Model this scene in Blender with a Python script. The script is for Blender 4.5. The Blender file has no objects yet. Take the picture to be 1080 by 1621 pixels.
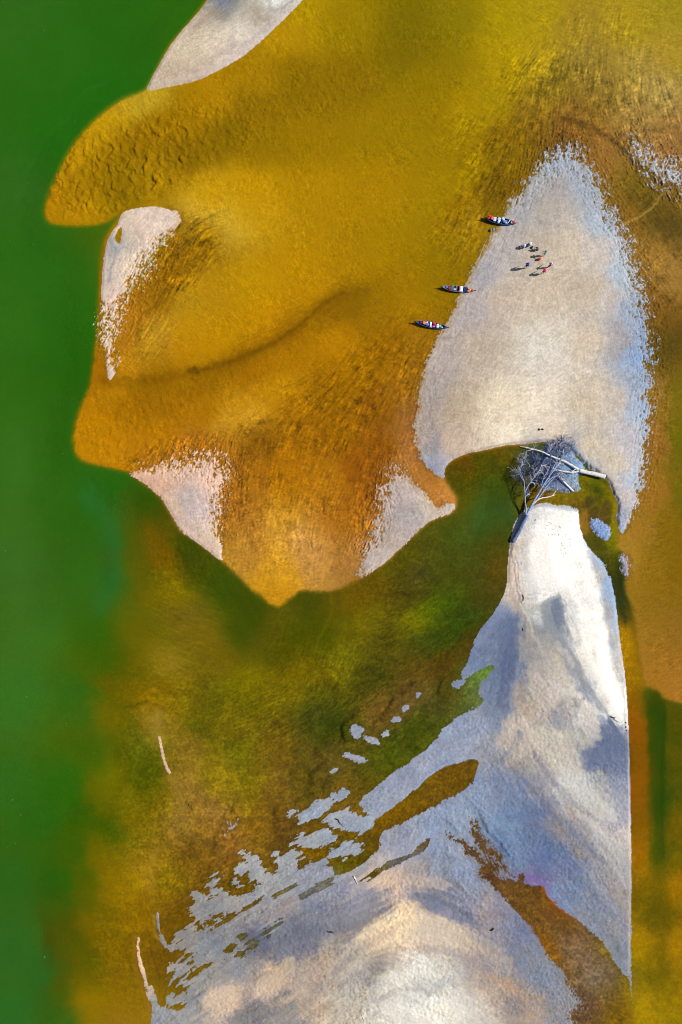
import bpy, math, random
import numpy as np
from mathutils import Vector, Matrix

# ------------------------------------------------------------------ camera, sky, sun, exposure
SC = bpy.context.scene
S = 0.1                                   # metres of ground per unit of the (u, v) survey plan
CU, CV = 540.0, 810.5                     # plan point straight below the camera
CAM_H = 162.1 * 24.0 / 36.0
SUN_EL, SUN_AZ = math.radians(44.0), math.atan2(0.12, 0.99)

cam_d = bpy.data.cameras.new("camera")
cam_d.sensor_fit = 'VERTICAL'
cam_d.sensor_height = 36.0
cam_d.sensor_width = 24.0
cam_d.lens = 24.0
cam_d.clip_start = 0.5
cam_d.clip_end = 20000.0
cam = bpy.data.objects.new("camera", cam_d)
SC.collection.objects.link(cam)
cam.location = (0.0, 0.0, CAM_H)
cam.rotation_euler = (0.0, 0.0, 0.0)
SC.camera = cam

world = bpy.data.worlds.new("World")
SC.world = world
world.use_nodes = True
wn = world.node_tree.nodes
wl = world.node_tree.links
wn.clear()
w_out = wn.new('ShaderNodeOutputWorld')
w_bg = wn.new('ShaderNodeBackground')
w_sky = wn.new('ShaderNodeTexSky')
w_sky.sky_type = 'NISHITA'
w_sky.sun_disc = False
w_sky.sun_elevation = SUN_EL
w_sky.sun_rotation = math.radians(90.0) - SUN_AZ
w_bg.inputs['Strength'].default_value = 0.06
wl.new(w_sky.outputs['Color'], w_bg.inputs['Color'])
wl.new(w_bg.outputs['Background'], w_out.inputs['Surface'])

sun_d = bpy.data.lights.new("sun", 'SUN')
sun_d.energy = 4.35
sun_d.angle = math.radians(0.5)
sun_d.color = (1.0, 0.94, 0.85)
sun = bpy.data.objects.new("sun", sun_d)
SC.collection.objects.link(sun)
to_sun = Vector((math.cos(SUN_EL) * math.cos(SUN_AZ), math.cos(SUN_EL) * math.sin(SUN_AZ), math.sin(SUN_EL)))
sun.rotation_euler = to_sun.to_track_quat('Z', 'Y').to_euler()
sun.location = to_sun * 200

SC.view_settings.view_transform = 'Standard'
SC.view_settings.look = 'None'
SC.view_settings.gamma = 1.0
SC.view_settings.exposure = 0.0
SC.view_settings.use_curve_mapping = False
SC.cycles.pixel_filter_type = 'BLACKMAN_HARRIS'
SC.cycles.filter_width = 1.0

# ------------------------------------------------------------------ small numeric helpers
F = np.float32
rs = np.random.RandomState(7)
PERM = np.concatenate([rs.permutation(512)] * 2).astype(np.int32)
GA = rs.rand(512) * 2 * np.pi
GX, GY = np.cos(GA).astype(F), np.sin(GA).astype(F)

def pn(x, y, seed=0):
    """2-D gradient noise, about -1..1"""
    x = x.astype(F); y = y.astype(F)
    xi = np.floor(x); yi = np.floor(y)
    fx = x - xi; fy = y - yi
    xi = xi.astype(np.int32) & 511; yi = yi.astype(np.int32) & 511
    ux = fx * fx * fx * (fx * (fx * 6 - 15) + 10)
    uy = fy * fy * fy * (fy * (fy * 6 - 15) + 10)
    s = (seed * 37) & 511
    def g(ix, iy, dx, dy):
        h = PERM[(PERM[(ix + s) & 511] + iy) & 511]
        return GX[h] * dx + GY[h] * dy
    a = g(xi, yi, fx, fy); b = g(xi + 1, yi, fx - 1, fy)
    c = g(xi, yi + 1, fx, fy - 1); d = g(xi + 1, yi + 1, fx - 1, fy - 1)
    ab = a + ux * (b - a); cd = c + ux * (d - c)
    return (ab + uy * (cd - ab)) * F(1.5)

def fbm(x, y, o=3, seed=0, gain=0.5):
    r = 0; a = 1.0; t = 0
    for i in range(o):
        r = r + F(a) * pn(x, y, seed + i * 5); t += a; a *= gain
        x = x * F(2.03) + F(3.7); y = y * F(2.03) - F(1.3)
    return r / F(t)

def sst(a, b, x):
    t = np.clip((x - a) / (b - a), 0, 1)
    return t * t * (3 - 2 * t)

def catmull(pts, closed=True, n=4):
    p = np.array(pts, float); m = len(p); out = []
    for i in range(m if closed else m - 1):
        if closed:
            a, b, c, d = p[i - 1], p[i], p[(i + 1) % m], p[(i + 2) % m]
        else:
            a, b, c, d = p[max(i - 1, 0)], p[i], p[i + 1], p[min(i + 2, m - 1)]
        for k in range(n):
            t = k / n
            out.append(0.5 * (2 * b + (c - a) * t + (2 * a - 5 * b + 4 * c - d) * t * t + (3 * b - a - 3 * c + d) * t ** 3))
    if not closed: out.append(p[-1])
    return np.array(out)

# coarse survey grid: every 3 plan units
CG = 3.0
CU0, CV0, CU1, CV1 = -220.0, -220.0, 1300.0, 1840.0
cgu = np.arange(CU0, CU1 + CG, CG); cgv = np.arange(CV0, CV1 + CG, CG)

def seg_dist(px, py, poly, closed=True):
    """distance to a polyline and an inside flag"""
    d2 = np.full(px.shape, 1e9, F); ins = np.zeros(px.shape, bool)
    n = len(poly)
    for i in range(n if closed else n - 1):
        ax, ay = poly[i]; bx, by = poly[(i + 1) % n]
        dx, dy = bx - ax, by - ay
        L = dx * dx + dy * dy + 1e-9
        t = np.clip(((px - ax) * dx + (py - ay) * dy) / L, 0, 1)
        q = (px - ax - t * dx) ** 2 + (py - ay - t * dy) ** 2
        np.minimum(d2, q, out=d2)
        if closed and ay != by:
            cr = ((ay > py) != (by > py)) & (px < (bx - ax) * (py - ay) / (by - ay) + ax)
            ins ^= cr
    return np.sqrt(d2), ins

def sdf_grid(pts, pad=90.0, smooth=4):
    """signed distance (inside > 0) of a closed outline on the survey grid, clamped at -pad"""
    poly = catmull(pts, True, smooth) if smooth else np.array(pts, float)
    out = np.full((len(cgv), len(cgu)), -pad, F)
    x0, y0 = poly.min(0) - pad; x1, y1 = poly.max(0) + pad
    iu = np.where((cgu >= x0) & (cgu <= x1))[0]; iv = np.where((cgv >= y0) & (cgv <= y1))[0]
    if not len(iu) or not len(iv): return out
    uu, vv = np.meshgrid(cgu[iu].astype(F), cgv[iv].astype(F))
    d, ins = seg_dist(uu, vv, poly)
    out[iv[0]:iv[-1] + 1, iu[0]:iu[-1] + 1] = np.maximum(np.where(ins, d, -d), -pad)
    return out

def line_grid(pts, pad=60.0):
    poly = catmull(pts, False, 4)
    out = np.full((len(cgv), len(cgu)), pad, F)
    x0, y0 = poly.min(0) - pad; x1, y1 = poly.max(0) + pad
    iu = np.where((cgu >= x0) & (cgu <= x1))[0]; iv = np.where((cgv >= y0) & (cgv <= y1))[0]
    if not len(iu) or not len(iv): return out
    uu, vv = np.meshgrid(cgu[iu].astype(F), cgv[iv].astype(F))
    d, _ = seg_dist(uu, vv, poly, False)
    out[iv[0]:iv[-1] + 1, iu[0]:iu[-1] + 1] = np.minimum(d, pad)
    return out

def idw_grid(rows, p=2.0, eps=60.0, step=2):
    """inverse-distance blend of survey samples (u, v, values...) on the survey grid"""
    a = np.array(rows, F)
    gu = cgu[::step].astype(F); gv = cgv[::step].astype(F)
    uu, vv = np.meshgrid(gu, gv)
    num = np.zeros(uu.shape + (a.shape[1] - 2,), F); den = np.zeros(uu.shape, F)
    for r in a:
        w = ((uu - r[0]) ** 2 + (vv - r[1]) ** 2 + eps) ** (-p)
        den += w
        num += w[..., None] * r[2:]
    num /= den[..., None]
    return num, step * CG

def bil(grid, u, v, g=CG):
    """bilinear sample of a survey grid"""
    fu = np.clip((u - CU0) / g, 0, grid.shape[1] - 1.001).astype(F)
    fv = np.clip((v - CV0) / g, 0, grid.shape[0] - 1.001).astype(F)
    iu = fu.astype(np.int32); iv = fv.astype(np.int32)
    tu = fu - iu; tv = fv - iv
    if grid.ndim == 3:
        tu = tu[..., None]; tv = tv[..., None]
    a = grid[iv, iu]; b = grid[iv, iu + 1]; c = grid[iv + 1, iu]; d = grid[iv + 1, iu + 1]
    return (a * (1 - tu) + b * tu) * (1 - tv) + (c * (1 - tu) + d * tu) * tv

def lin(c):
    c = np.clip(np.asarray(c, F) / 255.0, 0, 1)
    return np.where(c <= 0.04045, c / 12.92, ((c + 0.055) / 1.055) ** 2.4)

def lin3(r, g, b):
    return tuple(float(x) for x in lin((r, g, b)))
# ------------------------------------------------------------------ survey of the river bend
# outlines (u right, v down, 0.1 m units)
SHELF = [(420,-170),(345,-40),(325,0),(300,33),(270,68),(250,103),(236,130),(226,143),(190,157),(150,187),(115,227),(90,272),(72,318),(71,343),(88,356),
 (140,357),(168,352),(188,341),(175,362),(163,385),(158,420),(155,470),(152,520),(148,560),(143,600),(135,625),(122,655),(115,690),(118,715),(130,730),
 (160,738),(200,748),(225,765),(250,785),(270,815),(285,840),(310,858),(350,888),(400,935),(437,960),(460,948),(480,935),(520,937),(560,922),(590,905),
 (612,890),(640,865),(670,835),(690,822),(712,815),(722,803),(720,785),(704,757),(706,740),(716,730),(740,719),(770,713),(800,707),(830,705),(860,702),
 (900,700),(940,740),(968,772),(978,800),(978,850),(975,865),(986,876),(988,900),(990,935),(1000,960),(1006,1000),(1015,1060),(1021,1085),(1042,1095),
 (1085,1115),(1320,1140),(1320,-240),(600,-240)]
BARS = {
 'north': [(385,-110),(335,-12),(318,14),(300,35),(275,65),(254,99),(238,128),(233,142),(246,142),(275,136),(310,128),(345,112),(370,98),(390,85),(410,68),(430,50),(450,30),(470,10),(485,-8),(560,-110)],
 'west': [(192,341),(200,334),(225,328),(255,328),(278,334),(288,346),(278,362),(266,378),(254,396),(240,415),(226,436),(206,462),(190,490),(180,520),(180,560),(182,590),(172,601),(168,570),(163,540),(160,500),(161,450),(166,400),(173,375),(185,357)],
 'southwest': [(206,750),(235,742),(270,733),(310,724),(340,722),(358,735),(357,770),(349,800),(347,830),(352,886),(330,872),(302,852),(287,840),(271,814),(252,785),(226,764)],
 'notch': [(622,738),(640,748),(660,768),(682,790),(692,803),(715,797),(720,803),(711,814),(690,821),(669,834),(640,864),(611,889),(590,904),(566,912),(574,888),(580,862),(590,838),(598,800),(608,765)],
 'dome': [(703,757),(690,750),(672,735),(661,710),(656,680),(659,650),(663,610),(671,580),(682,555),(702,520),(717,490),(731,460),(746,430),(760,400),(775,375),(790,350),(805,325),(822,300),(842,275),(864,248),(885,236),(908,238),(930,258),(950,292),(966,330),(986,360),(1001,400),(1012,440),(1020,480),(1028,530),(1032,580),(1029,640),(1024,700),(1019,760),(1005,805),(986,842),(977,826),(978,800),(969,775),(957,756),(945,748),(934,742),(922,731),(915,722),(903,712),(893,704),(875,700),(855,700),(830,703),(800,705),(770,712),(740,718),(715,730),(705,741)],
 'south': [(852,798),(830,808),(816,825),(809,850),(804,890),(801,930),(788,960),(770,985),(755,1005),(745,1030),(738,1050),(730,1070),(734,1075),(746,1068),(760,1060),(783,1052),(775,1068),(762,1080),(757,1098),(765,1108),(755,1120),(735,1128),
   (718,1140),(700,1155),(680,1182),(650,1205),(620,1225),(590,1250),(568,1270),(577,1286),(597,1295),(630,1272),(660,1247),(690,1222),(715,1210),(756,1203),(753,1224),(738,1248),(715,1262),(690,1275),(660,1290),(630,1305),(605,1320),(598,1345),(575,1365),(553,1381),(537,1385),(527,1378),(520,1362),(505,1360),(490,1364),(476,1374),(470,1362),(484,1356),(478,1348),(464,1344),(448,1352),(432,1350),(440,1366),(432,1384),(418,1376),(410,1362),(396,1360),(388,1374),(392,1392),(408,1398),(398,1408),(375,1416),(352,1408),(338,1418),(328,1424),(320,1412),(308,1406),(300,1412),(306,1424),(314,1430),(304,1438),(303,1448),(314,1458),(318,1470),(300,1470),(290,1476),(286,1488),(276,1496),(264,1494),(258,1484),(250,1476),(252,1446),(246,1452),(247,1476),(256,1492),(266,1502),(280,1502),(290,1510),(272,1526),(266,1538),(276,1540),(300,1522),(314,1524),(306,1538),(284,1552),(270,1566),(262,1580),(268,1596),(252,1590),(240,1562),(234,1568),(242,1596),(238,1625),(228,1700),(250,1790),(700,1790),(1003,1790),(1001,1621),(999,1500),(1000,1400),(999,1300),(997,1200),(994,1130),(990,1075),(984,1030),(979,990),(974,950),(967,917),(953,890),(935,870),(923,850),(917,830),(915,808),(898,800),(880,800),(866,796)],
 'ridge': [(251.5,1167),(254.5,1168),(258.5,1190),(264,1210),(270,1223),(266.5,1224),(260,1207),(255,1187)],
 'bank': [(217.5,1488),(221.5,1485),(220.5,1500),(225.5,1530),(232.5,1560),(240.5,1584),(236.5,1584),(228,1558),(220,1520)],
 'shoal': [(868,700),(895,702),(912,722),(924,738),(925,748),(917,752),(914,765),(917,776),(895,779),(872,774),(856,768),(850,748),(858,722)],
 'gravel': [(934,824),(946,823),(965,831),(967,840),(964,853),(957,856),(946,848),(936,837)],
 'east': [(1002,222),(1020,232),(1040,250),(1062,262),(1095,282),(1110,310),(1075,298),(1050,285),(1022,262)],
 'shard': [(981,880),(992,880),(996,895),(993,914),(988,914),(984,898)],
}
# small wet islands: centre, half sizes, turn in degrees
ISLES = [(497,1284,34,12,-28),(541,1257,13,8,-45),(529,1260,8,5,60),(557,1301,38,17,8),(500,1329,34,13,-8),(546,1347,27,13,-18),
 (726,1082,11,6,-30),(661,1100,5,4,-30),(642,1121,7,6,-60),(627,1139,8,6,-20),(566,1158,11,11,20),(590,1172,14,6,25),(611,1160,6,4,0),(563,1200,19,6,15),(527,1221,9,4,-30),
 (336,1398,14,8,-60),(335,1408,8,5,10),(400,1362,17,10,40),(385,1380,15,9,60),(374,1398,9,8,0),(296,1474,22,5,-30),(290,1540,26,6,-35),
 (872,1456,9,3,35),(884,1470,6,4,60),(460,1289,6,4,0),(364,1312,8,3,-60)]
POOLS = [
 [(478,1425),(480,1413),(500,1402),(525,1390),(530,1395),(520,1405),(495,1416)],
 [(566,1398),(578,1386),(600,1373),(620,1361),(650,1351),(670,1332),(682,1328),(674,1345),(640,1363),(610,1379),(585,1391)],
 [(783,1383),(800,1392),(815,1396),(822,1385),(830,1383),(828,1398),(840,1402),(860,1405),(868,1420),(890,1440),(912,1453),(935,1475),(960,1500),(985,1540),(998,1560),(1002,1700),(930,1700),(912,1640),(905,1605),(920,1590),(905,1565),(888,1535),(865,1510),(845,1475),(825,1450),(805,1430),(785,1410),(772,1396),(758,1382),(764,1372)],
 [(188,362),(193,362),(192,380),(188,386),(182,378)],
 [(412,1482),(432,1465),(445,1456),(440,1468),(420,1482)],
 [(394,1492),(410,1488),(404,1500),(394,1500)],
 [(360,1500),(375,1496),(368,1506),(358,1508)],
]
DUNE = [(851,801),(880,802),(914,811),(918,840),(930,880),(944,925),(955,980),(968,1060),(984,1115),(989,1152),(962,1126),(936,1090),(912,1040),(899,1000),(893,962),(883,942),(868,948),(850,957),(838,945),(827,915),(819,880),(822,850),(832,820)]
# how ragged the waterline is: (u, v, plan units)
RAG = [(240,140,0.5),(330,20,0.5),(400,85,1),(460,20,1),(165,450,0.5),(175,370,.5),(190,342,.5),(240,330,1),(285,350,8),(255,400,20),(225,440,24),(190,500,22),(180,560,12),(170,600,2),
 (225,762,2),(270,812,1),(320,865,1),(350,886,2),(350,830,16),(356,780,20),(350,730,20),(290,728,20),(230,742,14),
 (610,890,1),(680,826,1),(715,812,1.5),(690,802,8),(660,768,8),(625,740,14),(602,790,18),(582,850,18),(568,908,8),
 (703,757,1),(705,740,.8),(740,718,.6),(800,705,.6),(860,700,.6),(915,722,1.5),(957,756,1.5),(978,800,1.5),(985,835,4),(690,748,5),(660,700,7),(662,620,9),(680,555,7),(715,490,8),(745,430,8),(775,375,9),(800,335,9),(820,300,14),(850,262,18),(885,238,20),(910,238,20),(940,270,18),(965,325,16),(985,360,16),(1003,400,17),(1018,470,16),(1030,550,16),(1030,620,14),(1025,700,12),(1018,765,12),(1003,810,10),
 (1050,270,22),(1020,240,20),(840,803,.6),(806,880,.6),(800,930,1),(770,985,1.5),(740,1045,2.5),(732,1072,3),(783,1052,1.5),(765,1108,3),(740,1128,4),(700,1155,3),(650,1205,2.5),(600,1245,2),(570,1275,1.5),(600,1294,1),(690,1222,1.2),(755,1205,2),(740,1246,5),(690,1275,4),(640,1300,3),(598,1340,3),(540,1383,2),(480,1360,4),(400,1380,5),(320,1420,4),(290,1480,4),(250,1470,2),(280,1530,4),(250,1590,2),
 (1000,1560,.5),(999,1400,.5),(998,1250,.5),(993,1120,.5),(982,1010,.6),(970,930,1),(940,878,1),(917,830,1),(880,800,.6),(940,830,4),(960,850,3),(985,895,8),(1000,820,10),
 (800,1400,8),(830,1390,5),(870,1425,3),(930,1470,4),(990,1545,3),(905,1590,12),(880,1530,7),(840,1470,6),(790,1415,5),(750,1370,8),(765,1330,8),(735,1340,6),(778,1362,8),(790,1385,8),(640,1362,1.5),(500,1410,1.5),(260,1190,.6),(225,1530,.6),(885,740,5),(925,745,5),(860,750,5),(905,778,5),(555,1300,2),(500,1285,2),(650,1120,2),(430,1470,5)]
# bank height at the waterline (m)
BANK = [(957,756,.3),(978,800,.3),(978,828,.2),(930,738,.28),(905,712,.28),(870,701,.35),(820,704,.3),(760,714,.28),(715,732,.2),(703,757,.02),(660,690,.0),(690,530,0),(760,400,0),(880,240,0),(1000,400,0),(1030,570,0),(1015,760,0),(990,838,.12),
 (840,804,.22),(812,840,.22),(803,900,.12),(795,950,0),(740,1060,0),(640,1200,0),(500,1350,0),(300,1450,0),(250,1600,0),(915,820,.25),(935,870,.08),(965,915,.05),(980,1000,.18),(994,1130,.22),(998,1300,.22),(1000,1500,.2),(1000,1620,.18),(850,1450,0),(900,1550,0),(980,1530,0),(950,1500,0),
 (240,135,.12),(300,33,.12),(400,80,.08),(470,10,.08),(165,450,.1),(162,520,.1),(190,345,.08),(230,430,0),(280,350,0),(190,520,0),(225,765,.08),(270,812,.1),(330,872,.1),(350,780,0),(280,732,0),(610,890,.1),(680,826,.08),(600,790,0),(650,760,0),(260,1190,.03),(225,1530,.03)]
DEPTH = [(30,100,3.2),(30,800,3.2),(30,1500,3.2),(160,60,3),(60,340,2.6),(100,500,2.8),(110,680,2.4),(120,900,2.6),(200,900,1.4),(260,900,.9),(150,1200,1.5),(220,1200,.7),(100,1500,1.4),(170,1500,.8),(300,1150,.7),(390,970,1.6),(440,985,1.0),(500,980,1.2),(640,900,.8),(770,810,1.2),(760,900,.9),(700,1000,.8),(550,1080,.6),(400,1200,.5),(620,1200,.4),(480,1320,.25),(330,1330,.3),(850,760,.7),(760,740,.8),(945,770,.7),(950,800,.35),(970,830,.3),(935,870,.8),(965,940,1.0),(990,1000,.5),(1040,1150,.9),(1045,1300,.9),(1010,1400,.5),(1075,1300,.8),(1075,1550,.5),(1020,1600,.4),(900,1500,.15)]

# colours of the submerged bed and its algae (sRGB as seen in full sun)
WATER = [(20,20,50,100,40),(100,100,40,100,25),(200,60,35,95,15),(280,40,45,95,8),(30,300,50,105,40),(100,240,30,100,20),(150,150,28,98,15),(30,500,50,105,35),(100,500,38,98,15),(100,420,45,100,20),(130,560,35,95,5),(60,400,42,102,28),
 (150,370,75,95,5),(20,700,55,108,40),(90,700,45,100,25),(150,790,40,104,35),(180,780,42,102,28),(130,820,45,100,15),(180,850,45,106,38),(175,920,50,108,40),(40,900,60,115,45),(120,900,50,105,25),(150,1000,55,100,15),(60,1000,62,115,40),(30,1100,58,115,45),(120,1100,58,105,30),(20,1250,55,105,40),(100,1250,50,100,20),(20,1400,48,100,35),(90,1400,45,95,15),(20,1500,45,105,45),(60,1550,45,105,45),(80,1610,55,102,28),(20,1610,45,110,50),(60,1300,48,100,28),
 (230,800,55,85,5),(250,820,85,80,5),(300,870,70,75,5),(200,820,90,92,8),(240,840,140,95,5),(200,870,95,90,5),(260,880,140,95,0),(230,930,110,95,5),(270,940,150,115,0),(290,970,125,95,25),(330,900,85,80,5),(350,930,65,80,5),(320,1000,130,100,15),(220,1000,110,100,5),(260,1050,150,120,30),(210,1060,105,95,0),(170,1050,65,98,8),(180,1080,105,95,0),(230,1110,150,110,0),(190,1140,120,105,0),(280,1110,145,110,5),(240,1140,165,125,50),(220,1170,110,105,15),(310,1100,115,95,10),(320,1150,95,85,5),(350,1150,125,100,10),(350,1050,120,95,10),(300,1180,140,105,30),(180,1230,130,110,0),(230,1230,90,90,0),(160,1270,120,100,0),(130,1290,60,92,5),(200,1290,135,105,5),(250,1280,135,105,5),(170,1310,75,90,0),(150,1190,70,95,10),(290,1250,150,110,40),(340,1230,140,115,10),(320,1290,150,110,35),(280,1310,160,120,55),(300,1340,120,85,20),(150,1350,120,100,0),(120,1350,65,92,8),(180,1390,145,110,0),(210,1400,160,125,10),(230,1380,160,120,30),(265,1400,145,115,10),(130,1400,85,95,0),(220,1450,150,110,0),(150,1470,130,105,0),(110,1470,75,90,5),(130,1530,95,95,0),(180,1500,145,110,0),(140,1580,150,120,0),(190,1580,150,115,5),(200,1550,140,105,10),(95,1560,75,95,10),(200,1610,160,120,30),(240,1520,120,85,15),(265,1455,120,85,10),(290,1440,120,85,10),
 (345,905,68,78,6),(400,950,66,76,4),(440,985,95,85,10),(380,1000,66,77,3),(420,1030,90,85,10),(480,955,75,75,5),(500,1000,80,80,0),(390,1080,125,110,0),(480,1060,115,100,5),(460,1020,75,78,0),(560,950,115,85,5),(600,930,105,80,5),(640,890,90,80,5),(580,980,125,105,5),(640,950,85,70,10),(620,1000,90,75,10),(660,980,130,120,0),(700,900,75,75,10),(660,910,80,70,20),(700,960,75,90,5),(740,850,65,80,15),(770,820,55,85,25),(760,900,75,75,15),(730,1000,60,80,5),(680,1020,70,75,10),(700,1050,95,65,10),(650,1060,100,75,15),(600,1070,75,70,10),(540,1060,130,115,10),(560,1080,85,75,5),(520,1080,110,95,5),(460,1100,120,105,10),(400,1130,110,95,5),(380,1200,115,105,5),(440,1180,110,85,10),(500,1130,70,70,15),(530,1150,65,70,5),(520,1200,105,80,20),(600,1130,120,85,25),(620,1200,75,75,5),(650,1170,70,70,5),(700,1120,80,70,20),(680,1150,75,75,5),(650,1100,110,80,30),(720,1090,90,75,10),(790,850,70,75,10),(785,900,95,75,10),(770,950,80,70,15),(745,980,60,75,10),(740,1010,95,65,10),
 (730,760,70,72,0),(720,790,85,80,5),(735,735,115,75,5),(790,720,105,80,5),(760,735,80,75,0),(790,760,60,75,5),(800,785,75,75,10),(780,785,60,78,15),(800,800,50,85,30),(840,712,85,85,20),(862,715,70,100,35),(850,785,130,95,0),(880,790,130,105,10),(905,790,125,100,20),(840,740,70,70,40),
 (400,1240,115,100,5),(440,1240,120,90,15),(480,1230,90,75,10),(400,1320,130,95,10),(370,1340,140,95,30),(450,1320,100,70,15),(500,1350,115,80,0),(540,1272,105,75,10),(620,1285,120,80,0),(700,1240,110,72,5),(735,1215,105,68,5),(560,1370,95,75,0),(380,1400,110,80,5),(330,1400,120,85,20),(585,1325,105,72,5),(640,1310,115,75,5),
 (745,1100,105,110,40),(770,1065,105,125,45),(722,1125,90,85,15),
 (780,1400,100,65,25),(850,1430,110,75,20),(810,1405,110,75,25),(875,1440,140,85,20),(880,1480,105,75,30),(905,1500,140,100,55),(870,1500,150,90,10),(950,1550,130,100,60),(930,1600,110,75,40),(985,1600,130,92,15),(990,1640,135,100,10),(750,1350,105,70,25),(640,1365,100,90,60),(500,1410,105,100,70),(430,1470,95,90,70),(186,375,110,110,40),
 (920,772,135,115,0),(940,765,65,78,10),(955,775,90,95,5),(935,800,80,62,25),(955,812,95,65,35),(925,815,130,90,30),(923,840,165,115,40),(968,790,150,130,0),(976,830,150,130,0),(974,852,130,120,0),(968,815,160,120,30),(935,860,88,76,15),(950,870,75,72,20),(970,872,105,95,5),(960,878,110,90,20),(967,900,80,68,15),(976,935,75,66,20),(975,915,70,65,20),(985,935,40,55,35),(978,985,180,120,5),(984,970,80,65,15),(986,1010,185,125,0),(993,1050,185,128,0),(1005,1060,150,110,0),(1003,1100,150,100,0),(1012,1090,170,125,0),
 (1003,1150,150,88,0),(1005,1250,150,90,0),(1006,1350,155,110,0),(1007,1500,160,130,0),(1010,1600,170,135,0),(1030,1110,65,75,5),(1042,1140,50,78,0),(1045,1200,45,75,0),(1048,1280,42,75,5),(1046,1350,75,85,0),(1045,1450,95,90,0),(1040,1540,115,100,0),(1065,1200,95,88,0),(1070,1300,120,98,0),(1070,1400,150,118,0),(1070,1500,160,130,5),(1070,1600,150,125,0),(1070,1130,90,85,0),(1020,1200,120,82,0),(1022,1300,115,88,0),(1130,1300,130,105,0),(1130,1550,150,120,5)]
SHELFC = [(110,300,160,115,3),(85,330,175,125,3),(150,335,178,128,3),(90,290,170,125,8),(120,240,180,130,5),(160,190,190,140,15),(200,160,188,145,50),(230,155,190,150,65),(250,200,155,108,0),(210,230,150,105,0),(300,180,160,112,0),(300,240,138,98,0),(240,290,170,120,5),(190,300,150,105,0),(160,270,155,110,0),(340,150,170,120,3),(360,210,130,95,0),(400,170,138,98,3),(410,115,160,115,5),(450,50,172,125,8),(480,15,168,128,5),(550,30,150,115,0),(470,130,135,98,0),(560,130,138,100,3),(650,30,122,98,0),(650,80,125,98,0),(720,30,135,110,5),(800,30,155,125,5),(800,90,168,132,5),(850,20,150,120,15),(900,60,140,110,30),(1000,40,148,118,20),(1060,20,140,115,20),(1070,80,150,118,30),(1050,150,150,120,58),(960,130,122,94,38),(880,130,115,90,25),(920,90,125,98,38),(850,90,155,122,20),(1000,180,138,104,52),(1060,200,132,94,48),(1000,110,145,115,45),(930,160,112,82,30),(780,160,165,130,10),(740,180,170,130,5),(845,180,135,100,30),(850,200,115,80,22),(900,200,115,76,32),(890,225,105,70,30),(800,230,128,92,10),(780,300,118,80,12),(745,260,150,110,0),(730,330,142,96,0),(745,345,155,108,25),(700,300,155,110,0),(600,300,165,115,3),(500,300,170,120,3),(420,230,145,104,0),(500,220,150,108,0),(600,200,150,110,0),(680,200,150,112,0),(680,120,145,112,0),(400,300,186,132,8),(330,310,198,142,18),(350,338,198,148,70),(362,360,200,152,75),(310,330,200,150,75),(400,330,190,136,20),(330,380,150,102,5),(300,360,150,105,20),(295,400,138,90,8),(270,450,146,94,8),(250,480,150,100,12),(320,450,182,126,15),(290,480,180,128,30),(400,450,186,132,3),(245,525,192,142,62),(225,550,180,130,45),(300,520,190,132,10),(200,580,188,130,35),(350,540,190,132,3),(215,500,170,112,40),(195,540,170,115,45),(310,575,185,128,5),(420,500,188,130,3),(500,450,180,125,3),(160,420,150,108,5),(152,520,140,110,5),(158,590,170,110,5),
 (320,600,150,102,0),(200,640,166,112,0),(150,680,186,126,0),(130,700,190,130,5),(180,720,192,128,10),(250,690,186,126,5),(330,650,172,116,0),(250,640,162,110,5),(240,610,155,108,0),(180,610,180,125,10),(400,590,160,105,3),(380,570,148,98,0),(450,560,165,110,3),(460,530,148,98,3),(530,490,135,92,3),(560,480,130,90,5),(600,470,145,102,5),(540,420,165,116,5),(600,400,160,113,0),(660,420,150,105,0),(650,480,155,108,3),(690,430,140,100,0),(480,420,180,126,3),(530,540,172,116,3),(440,620,186,132,10),(380,640,190,136,30),(400,660,198,148,65),(350,665,194,142,60),(460,640,168,114,10),(520,620,142,94,3),(560,590,150,100,3),(620,560,138,90,3),(640,600,158,102,20),(660,560,150,100,20),(600,650,138,84,8),(540,680,148,95,3),(480,680,148,98,8),(410,690,130,86,15),(400,760,166,106,25),(450,750,172,112,10),(520,760,172,112,20),(570,740,148,84,8),(610,700,148,84,8),(635,680,178,112,42),(650,720,182,116,50),(400,840,172,112,36),(440,830,196,138,42),(440,900,202,142,30),(437,940,190,130,20),(480,860,192,134,62),(510,900,188,132,62),(550,820,166,102,22),(380,880,178,122,42),(540,900,166,112,50),(290,705,180,116,48),(240,728,178,114,50),(330,700,170,108,40),(380,740,150,96,30),(365,800,160,100,35),(575,880,180,120,60),(590,760,150,88,20),(705,780,186,126,52),(690,765,172,110,40),(690,795,175,120,50),(645,660,165,105,40),
 (960,250,132,88,42),(930,230,118,78,35),(1000,280,112,82,22),(985,240,130,90,45),(1030,330,90,66,15),(1060,360,78,56,15),(1000,350,118,78,22),(1040,400,132,88,28),(1070,440,132,90,32),(1050,500,102,66,15),(1035,480,112,72,20),(1060,540,78,56,10),(1060,600,100,70,15),(1045,620,140,96,36),(1078,620,110,90,5),(1045,700,150,96,40),(1078,700,106,92,0),(1040,780,165,106,42),(1078,780,122,98,5),(1060,850,150,102,8),(1000,870,186,126,60),(1020,840,175,115,50),(1040,900,165,110,25),(1070,900,150,102,10),(1020,1000,166,112,40),(1070,1000,160,106,40),(1040,1080,166,112,42),(1078,1095,166,112,52),(1060,240,135,92,50),(1075,300,115,80,25),(1120,700,100,88,0),(1120,400,120,85,30),(1120,100,140,110,40),(1120,950,158,105,35)]
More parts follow.
